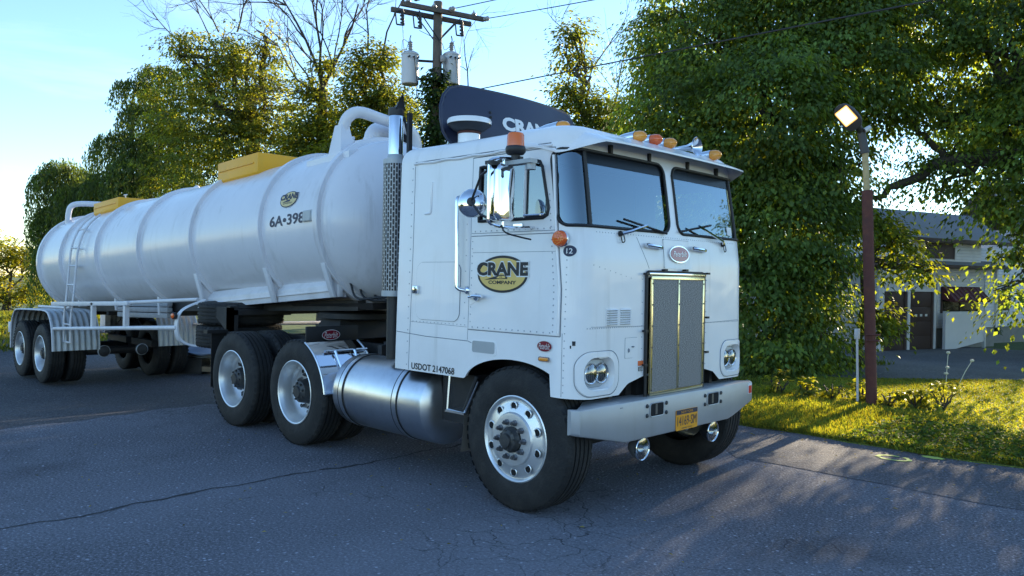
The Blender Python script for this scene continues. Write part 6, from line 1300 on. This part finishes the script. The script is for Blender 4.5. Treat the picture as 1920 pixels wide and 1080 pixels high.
# unseen tree and hedge added to keep low sun off the asphalt and drive
tree('sun_block_tree', 'unseen broad tree added beyond the driveway to shade the asphalt', (4.5, 24, -.5), (4.5, 24, 4.5), [(1.8, 23.5, 6.2, 2.4, 2.4, 2.3), (4.5, 24, 7.0, 3.4, 3, 3), (7.8, 23.5, 6.0, 3, 2.6, 2.4), (4.2, 23.5, 9.5, 3, 2.6, 2.4), (-1.4, 24.5, 6.9, 2.1, 2.1, 1.7), (-3.2, 25.2, 7.2, 1.7, 1.7, 1.7)], 950, 36, .7, .2, MAPLE, 37, .3, shell=.3)
rng = np.random.default_rng(39); hg = thing('hedge', 'unseen green hedge added beyond the driveway to shade it', 'hedge', (4, 27.5, -.5)); b = MB()
for k in range(12): limb(b, (-1.3+k, 27.5, -.6), (-1.3+k+.2, 27.6, 2.6), .05, .015, rng)
b.build('stems', 'bark', hg, weld=False); q = rng.random((700, 3)); cs = np.column_stack([-1.8+12.5*q[:, 0], 26.9+1.3*q[:, 1], -.4+4.4*q[:, 2]]); leaf_object('foliage', *clump_leaves(rng, cs, unit(rng, 700), 34, .5, .16, (.05, .085, .025), .3, .8), 'leaf', hg, (4, 27.5, -.5))
# group behind the tank
WL = (.105, .142, .036)
tree('tall_tree', 'tallest broad tree with bare twigs on top behind the tank', gpt(480, 32), tuple(at(475, 250, 32)),
     [bl(405, 95, 32, 72, 55), bl(465, 130, 32, 70, 60), bl(500, 190, 32, 62, 75), bl(430, 190, 31.5, 95, 75), bl(350, 170, 32, 80, 52), bl(380, 250, 31, 110, 65), bl(480, 290, 31, 90, 70), bl(545, 230, 32, 40, 60), bl(400, 330, 30.5, 120, 50), bl(500, 70, 32, 26, 30), bl(340, 80, 32, 30, 22), bl(545, 310, 31, 50, 50)],
     720, 52, .56, .13, WL, 41, .36, droop=.75, flat=.25, shell=.4, var=.28, yellow=.22,
     twigs=[(tuple(at(395, 70, 32)), (-.5, -.3, 1), 1.7, .03, 3), (tuple(at(345, 80, 32)), (-1, -.8, .6), 1.9, .03, 3), (tuple(at(445, 60, 32)), (.3, .3, 1), 2.0, .04, 3), (tuple(at(410, 60, 32)), (-.2, -.2, 1), 2.0, .035, 3)])
tree('dead_topped_tree', 'tree with long dead leafless branches behind the front of the tank', gpt(605, 30), tuple(at(606, 170, 30)),
     [bl(600, 210, 30, 36, 40), bl(575, 265, 30, 46, 45), bl(640, 260, 30, 45, 50), bl(610, 120, 30, 18, 18), bl(585, 165, 30, 22, 20)],
     250, 40, .55, .145, WL, 43, .22, droop=.5, shell=.25, yellow=.25,
     twigs=[(tuple(at(605, 175, 30)), (-.25, -.2, 1), 3.4, .07, 3), (tuple(at(606, 165, 30)), (.25, .25, 1), 3.6, .07, 3), (tuple(at(604, 190, 30)), (-.9, -.7, .9), 2.8, .05, 3), (tuple(at(606, 160, 30)), (0, 0, 1), 3.6, .07, 3), (tuple(at(600, 200, 30)), (-.6, -.5, 1), 3.0, .05, 3)])
tree('leafy_tree', 'leafy tree with yellow-green sunlit top left of the utility pole', gpt(700, 29), tuple(at(695, 230, 29)),
     [bl(680, 115, 29, 40, 42), bl(715, 165, 29, 44, 50), bl(665, 185, 29, 42, 48), bl(735, 230, 28.5, 46, 55), bl(680, 255, 28.5, 60, 50), bl(760, 190, 29, 22, 40), bl(720, 100, 29, 20, 24), bl(740, 300, 28, 60, 50), bl(640, 310, 28, 60, 40)],
     480, 42, .58, .14, (.095, .128, .032), 45, .22, droop=.5, shell=.3, yellow=.3,
     twigs=[(tuple(at(690, 90, 29)), (-.2, 0, 1), 2.2, .04, 3), (tuple(at(720, 90, 29)), (.3, .2, 1), 2.4, .04, 3), (tuple(at(870, 190, 28)), (.3, .2, 1), 2.2, .03, 3)])
# willows: hanging strands
def willow(name, label, px, d, domes, seed, nstr):
    rng = np.random.default_rng(seed); base = np.array(gpt(px, d)); t = thing(name, label, 'tree', tuple(base), 'willows behind the trailer'); b = MB(); fk = Vector(at(px, 430, d)); limb(b, base-np.array([0, 0, .2]), fk, .35, .24, rng, .08, 6)
    ps, ds, ns, Ls, cs = [], [], [], [], []
    for dm in domes:
        limb(b, fk, Vector(dm[:3]), .12, .04, rng, .2, 6)
    w = np.array([q[3] for q in domes]); w = w/w.sum()
    for i in range(nstr):
        q = domes[rng.choice(len(domes), p=w)]; a = rng.random()*2*pi; r = rng.random()**.5; zz = sqrt(max(0, 1-r*r))
        s0 = np.array([q[0]+q[3]*r*cos(a), q[1]+q[4]*r*sin(a), q[2]+q[5]*zz*(.55+.45*rng.random())]); L = q[6]*(.35+.75*rng.random()); n = int(L/.085); tone = np.clip(1+.3*rng.normal(), .45, 1.8)
        tt = np.linspace(0, 1, n)[:, None]; outw = np.array([cos(a), sin(a), 0])*(.25+.5*r)
        line = s0+outw*(tt*1.2-tt**2*.75)*.9+np.array([0, 0, -1])*L*(tt**1.35)+rng.normal(size=(n, 3))*.05
        ps.append(line); dd = np.array([0, 0, -1.])+unit(rng, n)*.55; ds.append(dd); ns.append(unit(rng, n)+np.array([0, 0, .4])); Ls.append(.17*(.7+.6*rng.random(n))); cs.append(np.tile(np.array([.055, .09, .034])*tone, (n, 1)))
    b.build('trunk', 'bark', t, smooth=60, weld=False); L = np.concatenate(Ls)
    leaf_object('crown', np.concatenate(ps), np.concatenate(ds), np.concatenate(ns), L, L*.30, np.concatenate(cs), 'leaf', t, tuple(base))
def dome(px, py, d, rx, ry, L): q = bl(px, py, d, rx, ry); return (*q, L)
willow('willow_tree', 'dark drooping willow at the left end behind the trailer', 150, 34, [dome(120, 345, 34, 48, 50, 2.6), dome(165, 380, 33.5, 55, 50, 3.2), dome(100, 420, 34, 32, 40, 2.6), dome(135, 470, 33.5, 55, 50, 3.)], 51, 1500)
willow('willow_tree', 'taller drooping willow between the left willow and the tallest tree', 260, 33, [dome(230, 285, 33, 55, 45, 2.4), dome(285, 220, 33, 52, 30, 2.0), dome(255, 165, 33, 34, 18, 1.2), dome(300, 140, 33, 34, 18, 1.2), dome(290, 330, 32.5, 80, 60, 3.2), dome(220, 360, 32.5, 60, 50, 3.), dome(330, 270, 32.5, 60, 50, 2.4)], 52, 1900)
# sunlit scrub at the far left and brush showing below the trailer
tree('scrub_tree', 'loose sunlit yellow-green tree at the left edge behind the trailer', gpt(10, 40), tuple(at(15, 560, 40)), [bl(20, 560, 40, 50, 36), bl(62, 545, 40, 34, 40), bl(-40, 540, 40, 60, 70), bl(20, 475, 41, 44, 28), bl(58, 490, 41, 28, 26), bl(40, 610, 39, 55, 28), bl(-60, 450, 41, 50, 40)],
     430, 30, .62, .17, (.12, .15, .026), 61, .18, droop=.4, shell=.25, yellow=.5, extra=[(tuple(at(-40, 560, 40)), tuple(at(60, 470, 41)), .06, .02)])
tree('brush_tree', 'low bright brush seen in the gap under the tank', gpt(350, 42), tuple(at(340, 590, 42)), [bl(300, 585, 42, 60, 30), bl(370, 580, 42, 60, 34), bl(440, 590, 42, 60, 30), bl(230, 590, 42, 60, 34), bl(150, 590, 42, 60, 36)], 520, 22, .8, .24, (.085, .115, .022), 63, .12, shell=.2, yellow=.5)
# ivy climbing the utility pole
rng = np.random.default_rng(71); iv = thing('climbing_vine', 'dark leafy vine climbing the lower half of the utility pole', 'vine', tuple(UP)); b = MB()
for k in range(4): b.tube([(ux+.17*cos(k*1.7+z*.8), uy+.17*sin(k*1.7+z*.8), z) for z in [UP[2]+.35*i for i in range(19)]], .02, 5)
b.build('stem', 'bark', iv, weld=False)
nz_ = 420; zz = UP[2]+.4+7.3*rng.random(nz_)**.85; aa = rng.random(nz_)*2*pi; rr_ = (.20+.42*rng.random(nz_))*np.clip(1.25-(zz-UP[2])/8.2, .35, 1.1)
cs = np.stack([ux+rr_*np.cos(aa), uy+rr_*np.sin(aa), zz], 1); od = np.stack([np.cos(aa), np.sin(aa), 0*aa], 1)
leaf_object('foliage', *clump_leaves(rng, cs, od, 22, .30, .13, (.038, .07, .022), .6, .6), 'leaf', iv, tuple(UP))
# shrub beside the house
def shrub(name, label, c, r, n, size, col, seed, cat='shrub', group=None):
    rng = np.random.default_rng(seed); t = thing(name, label, cat, tuple(c), group); b = MB()
    for k in range(6): limb(b, c, Vector(c)+Vector((r*.7*cos(k), r*.7*sin(k), r*1.1)), .02, .006, rng)
    b.build('stems', 'bark', t, weld=False); cs, od, _ = blob_points(rng, [(c[0], c[1], c[2]+r*.9, r, r, r)], n, .2); leaf_object('foliage', *clump_leaves(rng, cs, od, 22, r*.35, size, col, .5), 'leaf', t, tuple(c))
sc_ = Vector((-5.439, 22.02, 0))+Matrix.Rotation(RZ, 3, 'Z') @ Vector((7.2, .75, -.1)); shrub('shrub', 'small dark shrub against the house foundation', tuple(sc_), .42, 60, .12, (.04, .07, .022), 81)
# weeds with broad leaves beside the lamp pole
wq = [(-.62, 6.05, .20), (-.95, 5.95, .17), (-1.35, 5.9, .2), (.18, 6.0, .17), (.45, 6.15, .18), (.75, 6.3, .22), (-.3, 6.35, .2)]
wl = ['broad-leaved weed just left of the marker post', 'broad-leaved weed left of the marker post near the tree', 'leafy weed at the foot of the big tree', 'low weed just right of the rusty pole', 'low weed a step right of the rusty pole', 'taller weed standing furthest right of the rusty pole', 'weed growing behind the marker post']
for k, ((x, y, r), lab) in enumerate(zip(wq, wl)): shrub('weed', lab, (x, y, 0), r, 8, .07, (.13, .16, .03), 90+k, 'weed', 'weeds beside the lamp pole')
# dry dandelion-like stalks on the lawn
for k, (x, y, h, lean, lab) in enumerate(((-.02, 9.3, .55, .02, 'dry seed stalk standing upright at the far edge of the lawn'), (.12, 9.5, .42, .16, 'dry seed stalk leaning right at the far edge of the lawn'))):
    t = thing('seed_stalk', lab, 'plant', (x, y, 0), 'dry stalks on the lawn'); b = MB(); b.tube([(x, y, 0), (x+lean*.5, y+lean*.4, h*.55), (x+lean, y+lean*.9, h)], .006, 5); b.build('stem', 'flower_dry', t); b = MB(); b.sphere((x+lean, y+lean*.9, h), .035, 10, (1, 1, .7)); b.build('seed_head', 'flower_dry', t)
    if k == 0: b = MB(); b.sphere((x+.02, y, h*.55), .035, 8, (1, 1, .6)); b.sphere((x, y, .2), .04, 8, (1, 1, .5)); b.build('seed_head', 'flower_dry', t)
# ------------------------------------------------------------------ grass blades
def grass(name, label, n, region, hfun, col, seed, wid=.011, zoff=.01):
    rng = np.random.default_rng(seed); pts = []
    while sum(len(p) for p in pts) < n:
        q = region(rng, n); pts.append(q)
    p = np.concatenate(pts)[:n]; hz = np.array([gh(x, y) for x, y in p])+zoff; pos = np.column_stack([p, hz]); h = hfun(p, rng)
    d = np.array([0, 0, 1.])+rng.normal(size=(n, 3))*np.array([.42, .42, .1]); nr = unit(rng, n); nr[:, 2] *= .2
    patchy = .85+.25*np.sin(p[:, 0]*2.1+1.3*np.sin(p[:, 1]*1.7))*np.cos(p[:, 1]*1.9); tone = np.clip(patchy*(1+.22*rng.normal(size=n)), .4, 1.8)
    c = np.array(col)[None]*tone[:, None]; dry = rng.random(n) < .18; c[dry] *= np.array([1.55, 1.15, 1.0])
    o = leaf_object(name, pos, d, nr, h, wid*(.7+.8*rng.random(n)), np.clip(c, .01, .5), 'grass_blade', None, (0, 0, 0), .04); tag(o, label, 'grass', kind='stuff'); return o
def edge_y(x): return 3.2+.05*(np.sin(x*1.1*1.3+3)+.6*np.sin(x*1.1*2.9+6.1)+.35*np.sin(x*1.1*6.1+6.9))
def reg(x0, x1, pw):
    def f(rng, n):
        x = x0+(x1-x0)*rng.random(n); t = rng.random(n)**pw; yf = np.where(x > -1.6, np.minimum(14.5, 8.7+1.05*(x+1.6)), 8.7); y0 = edge_y(x)-.02; y = y0+(yf-y0)*t; return np.column_stack([x, y])
    return f
def lawn_h(p, rng):
    x, y = p[:, 0], p[:, 1]; rough = np.exp(-((y-4.6)/1.2)**2)*(1/(1+np.exp((x-.9)*3)))
    return (.018+.020*rng.random(len(p)))*(1+2.2*rough*rng.random(len(p)))+.05*np.exp(-((y-3.3)/.25)**2)*rng.random(len(p))
grass('lawn_grass', 'short green grass of the lawn beside the asphalt', 150000, reg(-2.6, 5.5, 1.35), lawn_h, (.175, .222, .042), 101)
def reg2(rng, n):
    x = .6+5*rng.random(n); y = edge_y(x)+1.9*rng.random(n)**1.3; return np.column_stack([x, y])
rng = np.random.default_rng(103); q = reg2(rng, 9000); cl = np.column_stack([q, .03+.04*rng.random(9000)])
o = leaf_object('clover', cl, unit(rng, 9000)*np.array([1, 1, .3]), np.array([0, 0, 1.])+unit(rng, 9000)*.5, .035+.03*rng.random(9000), .03+.02*rng.random(9000), np.array([.055, .105, .024])[None]*(1+.3*rng.normal(size=(9000, 1))).clip(.4, 1.8), 'grass_blade'); tag(o, 'low broad-leaved clover mixed into the near edge of the lawn', 'ground cover', kind='stuff')
def reg3(rng, n):
    x = -17+15*rng.random(n); y = 4.0+9*rng.random(n)**1.3; return np.column_stack([x, y])
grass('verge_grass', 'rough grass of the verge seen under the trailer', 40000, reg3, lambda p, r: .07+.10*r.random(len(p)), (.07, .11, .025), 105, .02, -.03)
def reg4(rng, n):
    x = -40+22*rng.random(n); y = -6+14*rng.random(n); return np.column_stack([x, y])
grass('meadow_grass', 'sunlit grass beyond the rear wheels of the trailer', 30000, reg4, lambda p, r: .08+.12*r.random(len(p)), (.10, .135, .026), 107, .03, -.03)
# loose grit along the crumbling asphalt edge, and a few fallen leaves
rng = np.random.default_rng(121); b = MB()
for k in range(900):
    x = -1.2+6.5*rng.random(); y = float(edge_y(np.array([x]))[0])+rng.normal()*.07-.05; r = .004+.011*rng.random()**2
    b.add([(x+r*cos(a+k)*(.7+.5*rng.random()), y+r*sin(a+k)*(.7+.5*rng.random()), .004) for a in (0, 1.6, 3.1, 4.7)]+[(x, y, .005+r)], [(0, 1, 4), (1, 2, 4), (2, 3, 4), (3, 0, 4)])
o = b.build('grit', 'stone', None, smooth=0, weld=False); tag(o, 'loose grit and crumbs along the edge of the lawn', 'grit', kind='stuff')
n = 420; q = np.column_stack([-4.5+10*rng.random(n), 3.1-6.5*rng.random(n)**2.2, np.full(n, .012)])
o = leaf_object('fallen_leaves', q, unit(rng, n)*np.array([1, 1, .12]), np.array([0, 0, 1.])+unit(rng, n)*.3, .02+.03*rng.random(n), .010+.012*rng.random(n), np.array([.20, .17, .06])[None]*(1+.4*rng.normal(size=(n, 1))).clip(.3, 1.9), 'grass_blade', None, (0, 0, 0), .1); tag(o, 'small dry leaves scattered over the asphalt', 'leaf litter', kind='stuff')
# trees across the road behind the viewer (mirrored in the side window and chrome)
tree('roadside_tree', 'rounded roadside tree standing across the road behind the viewer', (-10.5, -17.5, gh(-10.5, -17.5)), (-10.5, -17.5, 1.8), [(-10.5, -17.5, 2.7, 2.6, 2.6, 1.5), (-8.4, -18.5, 2.2, 2.2, 2.0, 1.4), (-13, -17.2, 2.4, 2.4, 2.2, 1.5)], 420, 24, .8, .26, (.05, .08, .022), 111, .2)
bpy.context.view_layer.update()
print('objects', len(bpy.data.objects), 'tris', sum(sum(len(p.vertices)-2 for p in o.data.polygons) if len(o.data.polygons) < 20000 else 2*len(o.data.polygons) for o in bpy.data.objects if o.type == 'MESH' and o.data.users == 1))
